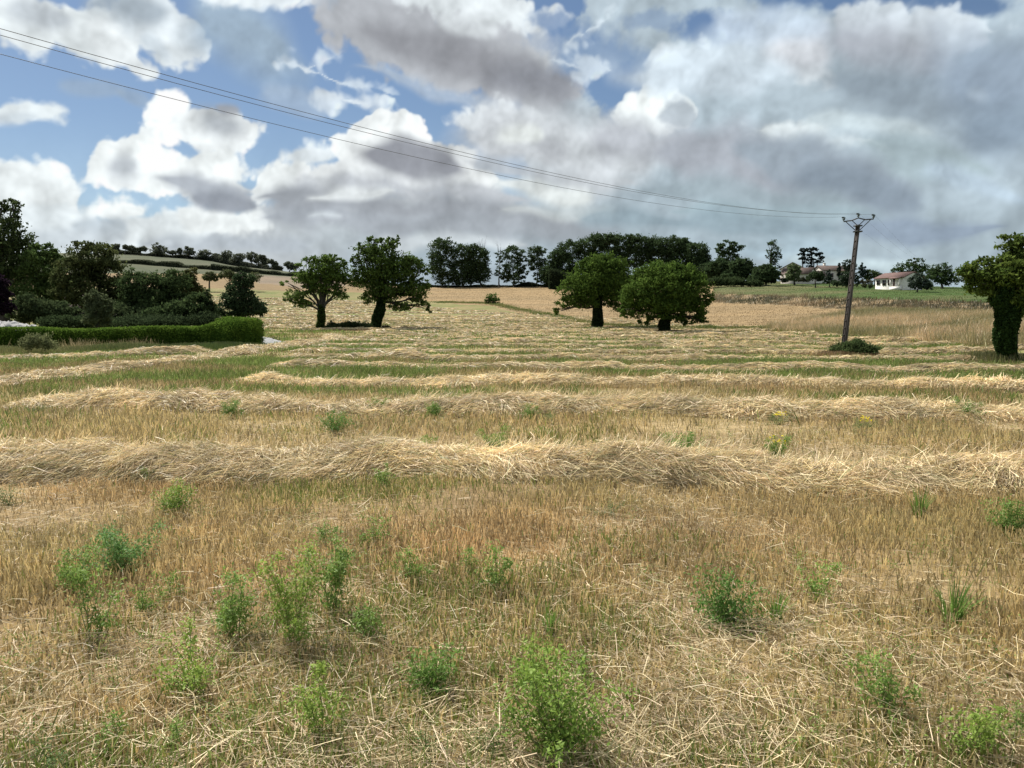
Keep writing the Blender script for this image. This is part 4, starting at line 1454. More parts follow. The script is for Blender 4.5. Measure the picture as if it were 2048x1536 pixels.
    tree('fir_tree', 'blue-green pointed fir between the utility pole and the white bungalow', 1724, 222,
         [(1724, 529, 3.5, 5), (1724, 537, 8, 5), (1725, 545, 10, 6), (1724, 552, 10, 5)], 1500, 0.4, (0.022, 0.036, 0.032), (0.036, 0.054, 0.044), 0.2, (1724, 556), 0, 99, None, 16, 0.25)
    tree('fruit_tree', 'loose light green tree touching the roof end of the white bungalow', 1747, 222,
         [(1742, 545, 12, 6), (1753, 551, 12, 6), (1738, 554, 10, 6), (1763, 556, 6, 4)], 1700, 0.45, (0.04, 0.058, 0.026), (0.06, 0.085, 0.035), 0.15, None, 0, 100, None, 14, 0.32)
    tree('broad_tree', 'tall broad tree behind the roof of the white bungalow', 1822, 226,
         [(1812, 537, 22, 12), (1830, 527, 18, 10), (1795, 545, 14, 10), (1840, 545, 24, 16), (1828, 520, 8, 5)], 4200, 0.45, (0.03, 0.05, 0.018), (0.048, 0.075, 0.026), 0.3, None, 0, 101, None, 22, 0.2)
    tree('broad_tree', 'second broad dark tree to the side of the bungalow, nearer the yellowing walnut', 1882, 215,
         [(1882, 540, 20, 14), (1875, 555, 26, 16), (1895, 555, 16, 16), (1866, 548, 16, 12)], 4200, 0.45, (0.026, 0.045, 0.018), (0.044, 0.068, 0.025), 0.3, None, 0, 102, None, 22, 0.2)
    tree('silver_tree', 'small grey-green tree leaning against the gable of the white bungalow', 1832, 176,
         [(1832, 560, 14, 9), (1829, 571, 11, 8), (1846, 568, 15, 10), (1838, 551, 9, 5), (1858, 574, 9, 6)], 3600, 0.4, (0.035, 0.05, 0.036), (0.06, 0.08, 0.058), 0.14, None, 0, 103, None, 20, 0.22)
    tree('broad_tree', 'low dark tree hidden behind the yellowing walnut on the meadow edge', 1925, 222,
         [(1925, 555, 26, 14), (1950, 560, 30, 14), (1990, 560, 40, 16)], 3600, 0.45, (0.026, 0.04, 0.018), (0.044, 0.06, 0.025), 0.2, None, 0, 104, None, 20, 0.2)
    # skyline trees, upper left
    S = 'small trees along the far skyline'
    sky = [(232, [(232, 493, 7, 7), (230, 499, 9, 6)], 'far skyline tree just clear of the dark garden trees'),
           (255, [(252, 494, 6, 5), (262, 497, 8, 6)], 'double-topped far skyline tree, second after the dark garden trees'),
           (287, [(275, 500, 8, 5), (287, 497, 7, 5)], 'low rounded far skyline tree before the largest round one'),
           (316, [(312, 493, 9, 7), (322, 497, 12, 7), (318, 502, 18, 6)], 'largest of the bare-looking round trees on the far skyline'),
           (349, [(345, 505, 10, 4), (360, 502, 5, 6)], 'small bush-like far skyline tree after the large round one'),
           (378, [(374, 496, 4, 4), (381, 500, 6, 5), (378, 505, 12, 5)], 'sparse forked far skyline tree with a thin top'),
           (410, [(410, 507, 12, 8), (400, 513, 12, 5)], 'neat dome-shaped far skyline tree'),
           (436, [(434, 513, 9, 6), (440, 516, 8, 5)], 'small far skyline tree beside the neat dome-shaped one'),
           (455, [(455, 509, 12, 8), (452, 516, 12, 7)], 'pale-topped far skyline tree, middle of the skyline wood'),
           (478, [(478, 514, 12, 8), (472, 520, 12, 6)], 'dark far skyline tree in the middle of the skyline wood'),
           (504, [(502, 511, 12, 7), (510, 518, 14, 8)], 'round highest far skyline tree of the skyline wood'),
           (526, [(524, 515, 7, 6), (530, 522, 8, 7)], 'leaning far skyline tree at the falling end of the skyline wood'),
           (545, [(541, 523, 6, 5), (550, 529, 6, 6)], 'gappy far skyline tree low on the falling ridge'),
           (581, [(578, 531, 10, 7), (588, 534, 8, 7)], 'lone far skyline tree beside the smaller walnut')]
    for i, (px, lb, lab) in enumerate(sky):
        dd = 500 - max(0, px - 430) * 0.55
        tree('skyline_tree', lab, px, dd, lb, 1500, 0.95, (0.06, 0.07, 0.05), (0.095, 0.105, 0.07), 0.3, None, 0, 120 + i, S, 12, 0.28, subs=1)


build_far_trees()


# ------------------------------------------------------------------ hedges, bushes, tall grass
def bush(name, label, lobes, d, n, leaf, col, col2, cat='bush', group=None, seed=0):
    r = np.random.default_rng(seed)
    px = np.mean([l[0] for l in lobes])
    base = gat(px, d)
    V, Q, C, _ = clump_crown(lobes, n, leaf, base, d, col, col2, 20, r, 0.3, 0, 0.1)
    o = link(name, mk_mesh(name, V, Q, M_LEAF, C), loc=base)
    return tag(o, label, cat, group)


def strip_hedge(name, label, pts, width, hts, leaf, n, col, col2, seed=0, group=None, lumpy=0.15, cat='hedge'):
    """pts: ground points (x, y); hts: heights"""
    r = np.random.default_rng(seed)
    P = np.asarray(pts, float)
    seg = np.hypot(*np.diff(P, axis=0).T)
    S = np.concatenate([[0], np.cumsum(seg)])
    L = S[-1]
    base = np.array([P[:, 0].mean(), P[:, 1].mean(), 0])
    base[2] = H(base[0], base[1])

    def frame(s_):
        x, y = np.interp(s_, S, P[:, 0]), np.interp(s_, S, P[:, 1])
        tx = np.interp(s_ + .3, S, P[:, 0]) - np.interp(s_ - .3, S, P[:, 0])
        ty = np.interp(s_ + .3, S, P[:, 1]) - np.interp(s_ - .3, S, P[:, 1])
        q = np.hypot(tx, ty) + 1e-9
        h = np.interp(s_, S, hts) * (1 + lumpy * vnoise(s_ / max(width, 0.5) * 0.7, s_ * 0, seed=seed))
        return x, y, tx / q, ty / q, h
    # core
    s = np.linspace(0, L, max(int(L / 0.6), 6))
    x, y, tx, ty, h = frame(s)
    w = width / 2 * 0.86
    prof = [(-w, 0), (-w, .8), (-w * .8, .93), (w * .8, .93), (w, .8), (w, 0)]
    V = []
    for (u, v) in prof:
        cx, cy = x - ty * u, y + tx * u
        V.append(np.stack([cx, cy, H(cx, cy) - 0.03 + v * h], axis=1))
    V = np.stack(V, axis=1).reshape(-1, 3)
    k = len(prof)
    Q = []
    for i in range(len(s) - 1):
        for j in range(k - 1):
            a = i * k + j
            Q.append([a, a + 1, a + k + 1, a + k])
    for b in (0, (len(s) - 1) * k):
        Q.append([b, b + 1, b + 4, b + 5])
        Q.append([b + 1, b + 2, b + 3, b + 4])
    Cc = np.tile(np.array(col) * 0.8, (len(V), 1))
    # leaves on sides, top and both ends
    sl = r.uniform(0, L, n)
    endm = r.random(n) < min(0.25, 1.6 * width / L)
    sl = np.where(endm, np.where(r.random(n) < 0.5, r.uniform(-0.08, 0.05, n) * width, L + r.uniform(-0.05, 0.08, n) * width), sl)
    x, y, tx, ty, h = frame(np.clip(sl, 0, L))
    x = x + tx * (sl - np.clip(sl, 0, L))
    y = y + ty * (sl - np.clip(sl, 0, L))
    per = 2 * 1.0 * h + width
    q = r.random(n) * per
    left = q < h
    right = q > h + width
    u = np.where(left, -width / 2, np.where(right, width / 2, q - h - width / 2))
    v = np.where(left, q, np.where(right, per - q, h))
    u = np.where(endm, r.uniform(-.5, .5, n) * width, u)
    v = np.where(endm, r.random(n) * h, v)
    u = u + r.normal(0, 0.045 * width, n)
    v = np.clip(v + r.normal(0, 0.03, n) * h, 0.02, None)
    cx, cy = x - ty * u, y + tx * u
    pts3 = np.stack([cx, cy, H(cx, cy) + v], axis=1)
    V2, Q2 = leaf_quads(pts3, leaf * r.uniform(.7, 1.3, n), leaf * .6, r, 0.3)
    patch = 0.5 + 0.9 * fbm(cx * 1.7, v * 3 + cy, octv=3, seed=seed + 2)
    C2 = np.repeat(mix(np.array(col), np.array(col2), np.clip(patch * .7 + (r.random(n) - .3) * .6, 0, 1)), 4, axis=0)
    o = link(name, mk_mesh(name, np.concatenate([V, V2]) - base, np.concatenate([np.array(Q), Q2 + len(V)]), M_LEAF, np.concatenate([Cc, C2])), loc=base)
    return tag(o, label, cat, group)


def build_hedges():
    p = [gat(-160, 46)[:2], gat(0, 45)[:2], gat(150, 44)[:2], gat(300, 43)[:2], gat(400, 42.2)[:2], gat(440, 42)[:2], gat(472, 42.6)[:2], gat(497, 44.5)[:2]]
    strip_hedge('clipped_hedge', 'neatly clipped bright green hedge bordering the garden', p, 1.5, [0.95, 0.95, 0.95, 0.95, 1.0, 1.3, 1.38, 1.38], 0.085, 60000,
                (0.055, 0.105, 0.017), (0.125, 0.195, 0.032), 5, lumpy=0.09)
    strip_hedge('field_hedge', 'dark field hedge below the upper pale field, shorter one near the garden trees',
                [gat(240, 372)[:2], gat(300, 366)[:2], gat(360, 360)[:2], gat(434, 352)[:2]], 3, [1.5, 1.3, 1.5, 1.1], 0.7, 3800, (0.06, 0.068, 0.045), (0.09, 0.1, 0.06), 6, 'dark hedges dividing the hill fields', 0.5)
    strip_hedge('field_hedge', 'dark field hedge running behind the smaller walnut tree',
                [gat(428, 352)[:2], gat(500, 348)[:2], gat(560, 346)[:2], gat(640, 345)[:2], gat(715, 342)[:2]], 3, [2.0, 1.5, 1.5, 1.4, 1.4], 0.7, 5500, (0.055, 0.065, 0.042), (0.085, 0.097, 0.058), 7, 'dark hedges dividing the hill fields', 0.5)
    strip_hedge('skyline_hedge', 'low dark hedgerow joining the feet of the far skyline trees',
                [gat(215, 512)[:2], gat(330, 508)[:2], gat(430, 500)[:2], gat(560, 440)[:2]], 5, [2.2, 2.2, 2.8, 2.4], 1.0, 7000, (0.06, 0.068, 0.05), (0.09, 0.1, 0.07), 8, None, 0.6)
    strip_hedge('undergrowth_hedge', 'dark band of undergrowth at the foot of the crest trees',
                [gat(860, 272)[:2], gat(1000, 272)[:2], gat(1110, 268)[:2]], 4, [1.6, 0.5, 1.6], 0.6, 4000, (0.02, 0.026, 0.015), (0.034, 0.042, 0.022), 9, None, 0.6)
    strip_hedge('undergrowth_hedge', 'dark undergrowth closing the lower edge of the big wood behind the walnuts',
                [gat(1100, 250)[:2], gat(1250, 252)[:2], gat(1430, 240)[:2]], 6, [5, 6, 4], 0.6, 9000, (0.018, 0.026, 0.014), (0.03, 0.042, 0.02), 10, None, 0.4)
    for j, (bx, by, bw, bh, bl) in enumerate(((1432, 562, 18, 9, 'shrub at the foot of the bushy tree closest to the wood'), (1468, 563, 22, 9, 'wide dark shrub below the flat-topped crest tree'),
                                              (1505, 565, 16, 7, 'low shrub between the wide bushy tree and the round dark one'))):
        bush('dark_shrub', bl, [(bx, by, bw, bh), (bx - bw * .6, by + 2, bw * .6, bh * .8), (bx + bw * .6, by + 3, bw * .6, bh * .7)], 216, 2600, 0.45, (0.026, 0.04, 0.018), (0.045, 0.064, 0.026), seed=40 + j)
    bush('bramble_bush', 'low bramble patch lying between the two left walnut trees', [(672, 653, 20, 6), (700, 652, 24, 8), (722, 653, 22, 8), (740, 655, 14, 6), (662, 650, 8, 8)], 76, 7000, 0.17,
         (0.024, 0.036, 0.016), (0.042, 0.058, 0.024), group=None, seed=12)
    bush('bramble_bush', 'small dry tuft of bramble right of the tall walnut trunk', [(771, 655, 9, 4), (778, 657, 5, 3)], 76, 900, 0.14, (0.05, 0.045, 0.025), (0.07, 0.065, 0.035), seed=13)
    bush('bramble_bush', 'dark bramble bush growing round the foot of the utility pole', [(1710, 694, 24, 12), (1680, 698, 18, 11), (1734, 699, 20, 12), (1716, 688, 12, 9), (1705, 700, 38, 9)], 34.6, 11000, 0.09,
         (0.04, 0.06, 0.024), (0.07, 0.095, 0.036), seed=14)
    bush('garden_bush', 'rounded garden bush beside the weeping willow', [(1567, 560, 7, 5), (1572, 562, 8, 4)], 222, 700, 0.4, (0.02, 0.032, 0.018), (0.036, 0.05, 0.026), seed=15)
    bush('garden_bush', 'long low garden bush in front of the middle white house', [(1603, 559, 10, 4), (1613, 561, 9, 4), (1598, 562, 8, 3)], 220, 900, 0.4, (0.024, 0.028, 0.018), (0.04, 0.045, 0.026), seed=16)
    bush('garden_bush', 'wide low garden bush between the conifer and the round tree in the village', [(1672, 566, 14, 5), (1685, 568, 10, 5)], 208, 1000, 0.4, (0.022, 0.036, 0.02), (0.038, 0.055, 0.028), seed=17)
    bush('garden_bush', 'small ball-shaped bush near the white bungalow', [(1741, 572, 5, 4)], 195, 500, 0.3, (0.024, 0.036, 0.018), (0.045, 0.055, 0.028), seed=18)
    bush('garden_bush', 'small ball-shaped bush, farther of two from the white bungalow', [(1729, 571, 6, 4)], 198, 500, 0.3, (0.03, 0.036, 0.018), (0.05, 0.055, 0.028), seed=19)
    bush('garden_bush', 'brownish shrub behind the two ball-shaped bushes', [(1735, 563, 14, 5), (1722, 566, 8, 5)], 208, 900, 0.35, (0.04, 0.04, 0.024), (0.06, 0.058, 0.034), seed=20)
    bush('garden_shrub', 'dark low shrub closing the gap behind the hedge, under the large round-topped tree', [(150, 645, 40, 14), (205, 648, 40, 12), (110, 645, 30, 14)], 50, 9000, 0.13, (0.024, 0.038, 0.016), (0.042, 0.06, 0.026), seed=22)
    bush('garden_shrub', 'dark low shrub behind the hedge under the spreading dark tree', [(280, 645, 44, 14), (340, 645, 44, 14), (410, 640, 30, 16)], 50, 11000, 0.13, (0.022, 0.034, 0.016), (0.04, 0.056, 0.026), seed=23)
    bush('hedge_shrub', 'olive-grey shrub growing before the hedge close to the picture edge', [(75, 680, 26, 15), (55, 690, 20, 9), (95, 690, 22, 9)], 38.5, 2600, 0.09, (0.08, 0.095, 0.045), (0.13, 0.135, 0.065), seed=21)


build_hedges()


def grass_patch(name, label, n, sampler, h, w, ca, cb, cat, seed, lean=0.25, mat=None):
    r = np.random.default_rng(seed)
    x, y, hs = sampler(r, n)
    n = len(x)
    hs = hs * np.clip(0.85 + 0.6 * fbm(x * 0.5, y * 0.5, octv=3, seed=seed + 1), 0.3, 1.6)
    hh = h * r.uniform(0.5, 1.2, n) * hs
    p0 = np.stack([x, y, H(x, y) - 0.02], axis=1)
    le = r.normal(size=(n, 2)) * lean
    p1 = p0 + np.stack([le[:, 0] * hh, le[:, 1] * hh, hh], axis=1)
    th = r.uniform(-1.2, 1.2, n)
    side = np.stack([np.cos(th), np.sin(th), 0 * th], axis=1)
    V, Q, k = ribbons(p0, p1, w * r.uniform(.6, 1.4, n), w * .35, side)
    pt = np.clip(0.5 + 1.4 * fbm(x * 0.1, y * 0.14, octv=3, seed=seed) + r.normal(0, 0.22, n), 0, 1)
    C = np.repeat(mix(np.array(ca), np.array(cb), pt) * r.uniform(.75, 1.2, n)[:, None], k, axis=0)
    o = link(name, mk_mesh(name, V, Q, mat or M_STRAW, C))
    return tag(o, label, cat, kind='stuff')


def poly_sampler(poly, d0, d1, pw=0.6):
    def f(r, n):
        xs = [p[0] for p in poly]
        a0 = math.atan((max(min(xs), -200) - 1024) * CP / F)
        a1 = math.atan((min(max(xs), 2300) - 1024) * CP / F)
        k = 2 - pw
        d = (d0 ** k + r.random(n) * (d1 ** k - d0 ** k)) ** (1 / k)
        a = r.uniform(a0, a1, n)
        x, y = np.sin(a) * d, np.cos(a) * d
        px, py = project(x, y, H(x, y))
        ok = in_poly(px, py, poly)
        return x[ok], y[ok], np.ones(ok.sum())
    return f


def path_sampler(pix, d, sx, sy):
    def f(r, n):
        P = np.array([gat(p, dd)[:2] for p, dd in zip(pix, d)])
        t = r.random(n) * (len(P) - 1)
        i = np.clip(t.astype(int), 0, len(P) - 2)
        q = P[i] + (P[i + 1] - P[i]) * (t - i)[:, None]
        return q[:, 0] + r.normal(0, sx, n), q[:, 1] + r.normal(0, sy, n), np.ones(n)
    return f


def build_grasses():
    grass_patch('dry_grass', 'tall uncut brown grass on the rough ground behind the utility pole', 150000, poly_sampler(P_BROWN, 36, 125), 0.75, 0.035,
                (0.60, 0.45, 0.28), (0.24, 0.22, 0.10), 'dry grass', 700, 0.35)
    grass_patch('bank_grass', 'rough brown and green grass on the bank below the meadow', 26000, poly_sampler(P_BANK, 115, 185), 0.7, 0.09,
                (0.25, 0.18, 0.10), (0.055, 0.06, 0.028), 'grass', 701, 0.4)
    grass_patch('meadow_grass', 'short green grass of the meadow in front of the houses', 40000, poly_sampler(P_MEADOW, 130, 260), 0.1, 0.12,
                (0.048, 0.082, 0.02), (0.08, 0.10, 0.032), 'grass', 702, 0.4, M_WEED)
    grass_patch('stubble_tufts_stuff', 'short tan stubble on the hillside field', 60000, poly_sampler(P_TAN, 90, 275), 0.14, 0.08,
                (0.28, 0.20, 0.105), (0.23, 0.17, 0.09), 'stubble', 703, 0.3)
    grass_patch('verge_grass', 'tall mixed green and straw-coloured grass in front of the clipped hedge', 26000,
                path_sampler([-60, 60, 180, 300, 400, 500], [40.5, 40.3, 40, 40, 40, 40.3], 0.5, 0.9), 0.27, 0.02, (0.28, 0.25, 0.115), (0.08, 0.115, 0.03), 'grass', 704)
    grass_patch('verge_grass', 'pale seed-headed grass stalks standing against the clipped hedge', 600,
                path_sampler([10, 150, 160, 175, 240, 250, 300], [41.4, 41.4, 41.4, 41.2, 41.2, 41.2, 41.2], 0.6, 0.3), 0.5, 0.011, (0.5, 0.4, 0.22), (0.3, 0.26, 0.13), 'grass', 705)
    grass_patch('dry_grass', 'reddish dry grass under the two left walnut trees', 9000, path_sampler([640, 700, 800, 860], [75, 74, 74, 75], 1.2, 1.1), 0.16, 0.05,
                (0.30, 0.17, 0.09), (0.2, 0.14, 0.07), 'dry grass', 706)
    grass_patch('dry_grass', 'reddish dry grass under the two round walnut trees', 12000, path_sampler([1150, 1220, 1330, 1400, 1430], [83, 82, 69, 69, 72], 2.0, 1.6), 0.2, 0.05,
                (0.30, 0.18, 0.10), (0.13, 0.12, 0.05), 'dry grass', 707)
    grass_patch('dry_grass', 'pinkish dry grass in front of the bramble at the utility pole', 5000, path_sampler([1665, 1700, 1745], [34.4, 34.2, 34.5], 0.35, 0.3), 0.17, 0.02,
                (0.38, 0.24, 0.15), (0.24, 0.17, 0.09), 'dry grass', 708)
    grass_patch('dry_grass', 'dry grass round the ivy-wrapped trunk of the yellowing walnut', 5000, path_sampler([1965, 2010, 2060], [32.5, 32, 32.5], 0.35, 0.3), 0.3, 0.02,
                (0.30, 0.22, 0.12), (0.12, 0.13, 0.05), 'dry grass', 709)
    grass_patch('boundary_grass', 'green weedy strip between the mown field and the tan stubble', 16000,
                path_sampler([870, 985, 1110, 1200, 1335, 1420, 1540, 1660], [182, 172, 122, 90, 82, 82, 78, 64], 0.8, 1.4), 0.4, 0.07, (0.10, 0.14, 0.04), (0.17, 0.17, 0.06), 'grass', 710, 0.4, M_WEED)


build_grasses()


# ------------------------------------------------------------------ garden mound, track
def build_mound():
    for (nm, pxs, d, hgt, lab, w) in (('gravel_heap', (-30, 78), 49, None, 'pale grey heap showing behind the hedge beside the purple tree', 2.6),
                                      ('gravel_heap', (508, 566), 46.5, None, 'pale gravel heap tapering away from the end of the clipped hedge', 1.8)):
        r = np.random.default_rng(int(d * 10))
        a, b = gat(pxs[0], d), gat(pxs[1], d)
        n, m = 40, 14
        V, Q = [], []
        for i in range(n):
            t = i / (n - 1)
            c = a * (1 - t) + b * t
            if pxs[0] < 0:
                top = np.interp(t, [0, .25, .5, .8, 1], [1.3, 1.25, 1.12, 0.95, 0.8])
            else:
                top = np.interp(t, [0, .3, .6, 1], [0.50, 0.42, 0.26, 0.02])
            for j in range(m):
                u = -1 + 2 * j / (m - 1)
                z = top * max(0, 1 - u * u) ** 0.6 * (1 + 0.08 * r.normal())
                x, y = c[0], c[1] + u * w
                V.append([x, y, float(H(x, y)) - 0.03 + z])
        for i in range(n - 1):
            for j in range(m - 1):
                k = i * m + j
                Q.append([k, k + m, k + m + 1, k + 1])
        V = np.array(V)
        base = (a + b) / 2
        o = link(nm, mk_mesh(nm, V - base, np.array(Q), M_GRAVEL, None, True), loc=base)
        tag(o, lab, 'gravel heap')


build_mound()


# ------------------------------------------------------------------ houses
def gable_house(name, label, corner, yaw, L, W, wall_h, roof_h, wall_mat, roof_mat, openings, over=0.35, chimney=None, group=None, porch=None):
    """corner = nearest wall corner at ground; local x runs along the facade, local y runs back; facade at y=0"""
    base = np.asarray(corner, float)
    root = empty(name, base, label, 'house', group)
    root.rotation_euler = (0, 0, yaw)
    mb = MB()
    z0 = -1.0
    V = [[0, 0, z0], [L, 0, z0], [L, W, z0], [0, W, z0], [0, 0, wall_h], [L, 0, wall_h], [L, W, wall_h], [0, W, wall_h],
         [0, W / 2, wall_h + roof_h], [L, W / 2, wall_h + roof_h]]
    mb.add(V, [[0, 1, 5, 4], [1, 2, 6, 5], [2, 3, 7, 6], [3, 0, 4, 7], [4, 5, 9, 8], [7, 8, 9, 6], [5, 6, 9, 9], [4, 8, 8, 7]][:4])
    # gable triangles as thin quads
    for x in (0, L):
        mb.add([[x, 0, wall_h], [x, W, wall_h], [x, W / 2 + .01, wall_h + roof_h], [x, W / 2 - .01, wall_h + roof_h]], [[0, 1, 2, 3]])
    link('wall', mb.mesh('wall', wall_mat), root)
    rb = MB()
    th = 0.16
    k = roof_h / (W / 2)
    for sgn in (0, 1):
        y0, y1 = (-over, W / 2) if sgn == 0 else (W + over, W / 2)
        za, zb = wall_h - k * over + 0.05, wall_h + roof_h + 0.05
        x0, x1 = -over, L + over
        P = [[x0, y0, za], [x1, y0, za], [x1, y1, zb], [x0, y1, zb]]
        P2 = [[p[0], p[1], p[2] + th] for p in P]
        rb.add(P + P2, [[0, 3, 2, 1], [4, 5, 6, 7], [0, 1, 5, 4], [1, 2, 6, 5], [3, 0, 4, 7]])
    roof = link('roof', rb.mesh('roof', roof_mat), root)
    if chimney:
        cb = MB()
        cb.box((chimney, W / 2 + .5, wall_h + roof_h * 0.5), 0.6, 0.5, roof_h * 0.5 + 0.9)
        cb.box((chimney, W / 2 + .5, wall_h + roof_h + 0.9), 0.75, 0.65, 0.1)
        link('chimney', cb.mesh('chimney', M_CREAM), roof)
    for (kind, side, x, z, w, h) in openings:
        ob = MB()
        shs = []
        if side == 'front':
            ob.box((x, -0.03, z), w, 0.06, h)
            if kind == 'window':
                shs = [((x + q * (w / 2 + w * .28), -0.055, z), w * .5, 0.05, h + .06) for q in (-1, 1)]
        else:
            ob.box((L + 0.03, x, z), 0.06, w, h)
            if kind == 'window':
                shs = [((L + 0.055, x + q * (w / 2 + w * .28), z), 0.05, w * .5, h + .06) for q in (-1, 1)]
        wo_ = link('door' if kind == 'door' else 'window', ob.mesh(kind, M_PANE if kind == 'window' else M_SHUT), root)
        for sb in shs:
            sh = MB()
            sh.box(*sb)
            link('shutter', sh.mesh('shutter', M_SHUT), wo_)
    if porch:
        x0, x1, dep = porch
        pb = MB()
        pb.box(((x0 + x1) / 2, -dep / 2, -0.4), x1 - x0, dep, 0.75)
        link('porch_base', pb.mesh('porch_base', wall_mat), root)
        for xx in (x0 + .15, x1 - .15):
            pp = MB()
            pp.box((xx, -dep + .15, 0.35), 0.22, 0.22, wall_h - 0.5)
            link('porch_post', pp.mesh('porch_post', wall_mat), root)
        pr = MB()
        P = [[x0 - .1, -dep - .2, wall_h - .25], [x1 + .1, -dep - .2, wall_h - .25], [x1 + .1, -0.32, wall_h + .06], [x0 - .1, -0.32, wall_h + .06]]
        P2 = [[p[0], p[1], p[2] + .12] for p in P]
        pr.add(P + P2, [[0, 3, 2, 1], [4, 5, 6, 7], [0, 1, 5, 4], [1, 2, 6, 5], [3, 0, 4, 7], [2, 3, 7, 6]])
        link('porch_roof', pr.mesh('porch_roof', roof_mat), root)
    return root


def build_houses():
    # white bungalow: near corner at px 1805
    c = gat(1804, 186)
    fac = gat(1748, 191)
    v = c - fac
    L = float(np.hypot(v[0], v[1]))
    yaw = math.atan2(v[1], v[0])
    gable_house('white_bungalow', 'white bungalow with a low reddish tiled roof and dark shutters, alone on the green meadow', fac, yaw, L, 5.6, 2.3, 1.1,
                M_WHITE, M_TILE, [('window', 'front', 0.8, 0.95, 0.4, 0.95), ('window', 'front', 2.4, 0.75, 0.45, 1.15), ('window', 'front', 3.9, 0.75, 0.45, 1.15),
                                  ('door', 'front', 5.0, 0.5, 0.5, 1.6)], 0.3, None, None, (4.6, L - 0.25, 0.9))
    # gabled end house at px 1560..1577
    c = gat(1559, 236)
    gable_house('village_house', 'pale gabled house with a brown roof, half hidden behind the round dark bushy tree', c + np.array([0, 0, -0.3]), math.radians(-38), 8, 6.5, 2.9, 1.7,
                M_CREAM, M_TILE2, [('window', 'front', 2.5, 1.1, 0.8, 1.1)], 0.35, None, 'white houses of the hamlet')
    c = gat(1597, 240)
    gable_house('village_house', 'long low white house with a brown roof, between the willow and the round garden tree', c + np.array([0, 0, -0.3]), math.radians(6), 8.5, 6.0, 2.3, 1.6,
                M_WHITE, M_TILE2, [('window', 'front', 1.6, 0.9, 0.9, 1.0), ('window', 'front', 5.6, 0.9, 0.9, 1.0)], 0.35, None, 'white houses of the hamlet')
    c = gat(1606, 252)
    gable_house('village_house', 'taller white gabled house rising right below the pine trees', c + np.array([0, 0, -0.2]), math.radians(62), 8, 7.0, 4.1, 1.9,
                M_WHITE, M_TILE2, [], 0.35, None, 'white houses of the hamlet')
    c = gat(1644, 246)
    gable_house('village_house', 'pale house with a chimney and open terrace posts, next to the cypress', c + np.array([0, 0, -0.3]), math.radians(5), 8.5, 7.0, 4.0, 1.4,
                M_CREAM, M_TILE2, [('window', 'front', 5.2, 1.9, 0.8, 1.2), ('window', 'front', 2.2, 1.9, 0.8, 1.2)], 0.35, 2.2, 'white houses of the hamlet', (4.0, 7.8, 1.2))
    c = gat(105, 72)
    gable_house('garden_house', 'beige garden house glimpsed through the dark garden trees', c, math.radians(4), 6.5, 5, 2.0, 1.2,
                M_CREAM, M_TILE2, [('window', 'front', 3.2, 0.9, 0.7, 0.8)], 0.3)


build_houses()


# ------------------------------------------------------------------ utility pole and wires
POLE_D = 36.0
WDIR = unit(np.array([0.665, 0.747, 0.0]))
ARM = np.array([WDIR[1], -WDIR[0], 0.0])


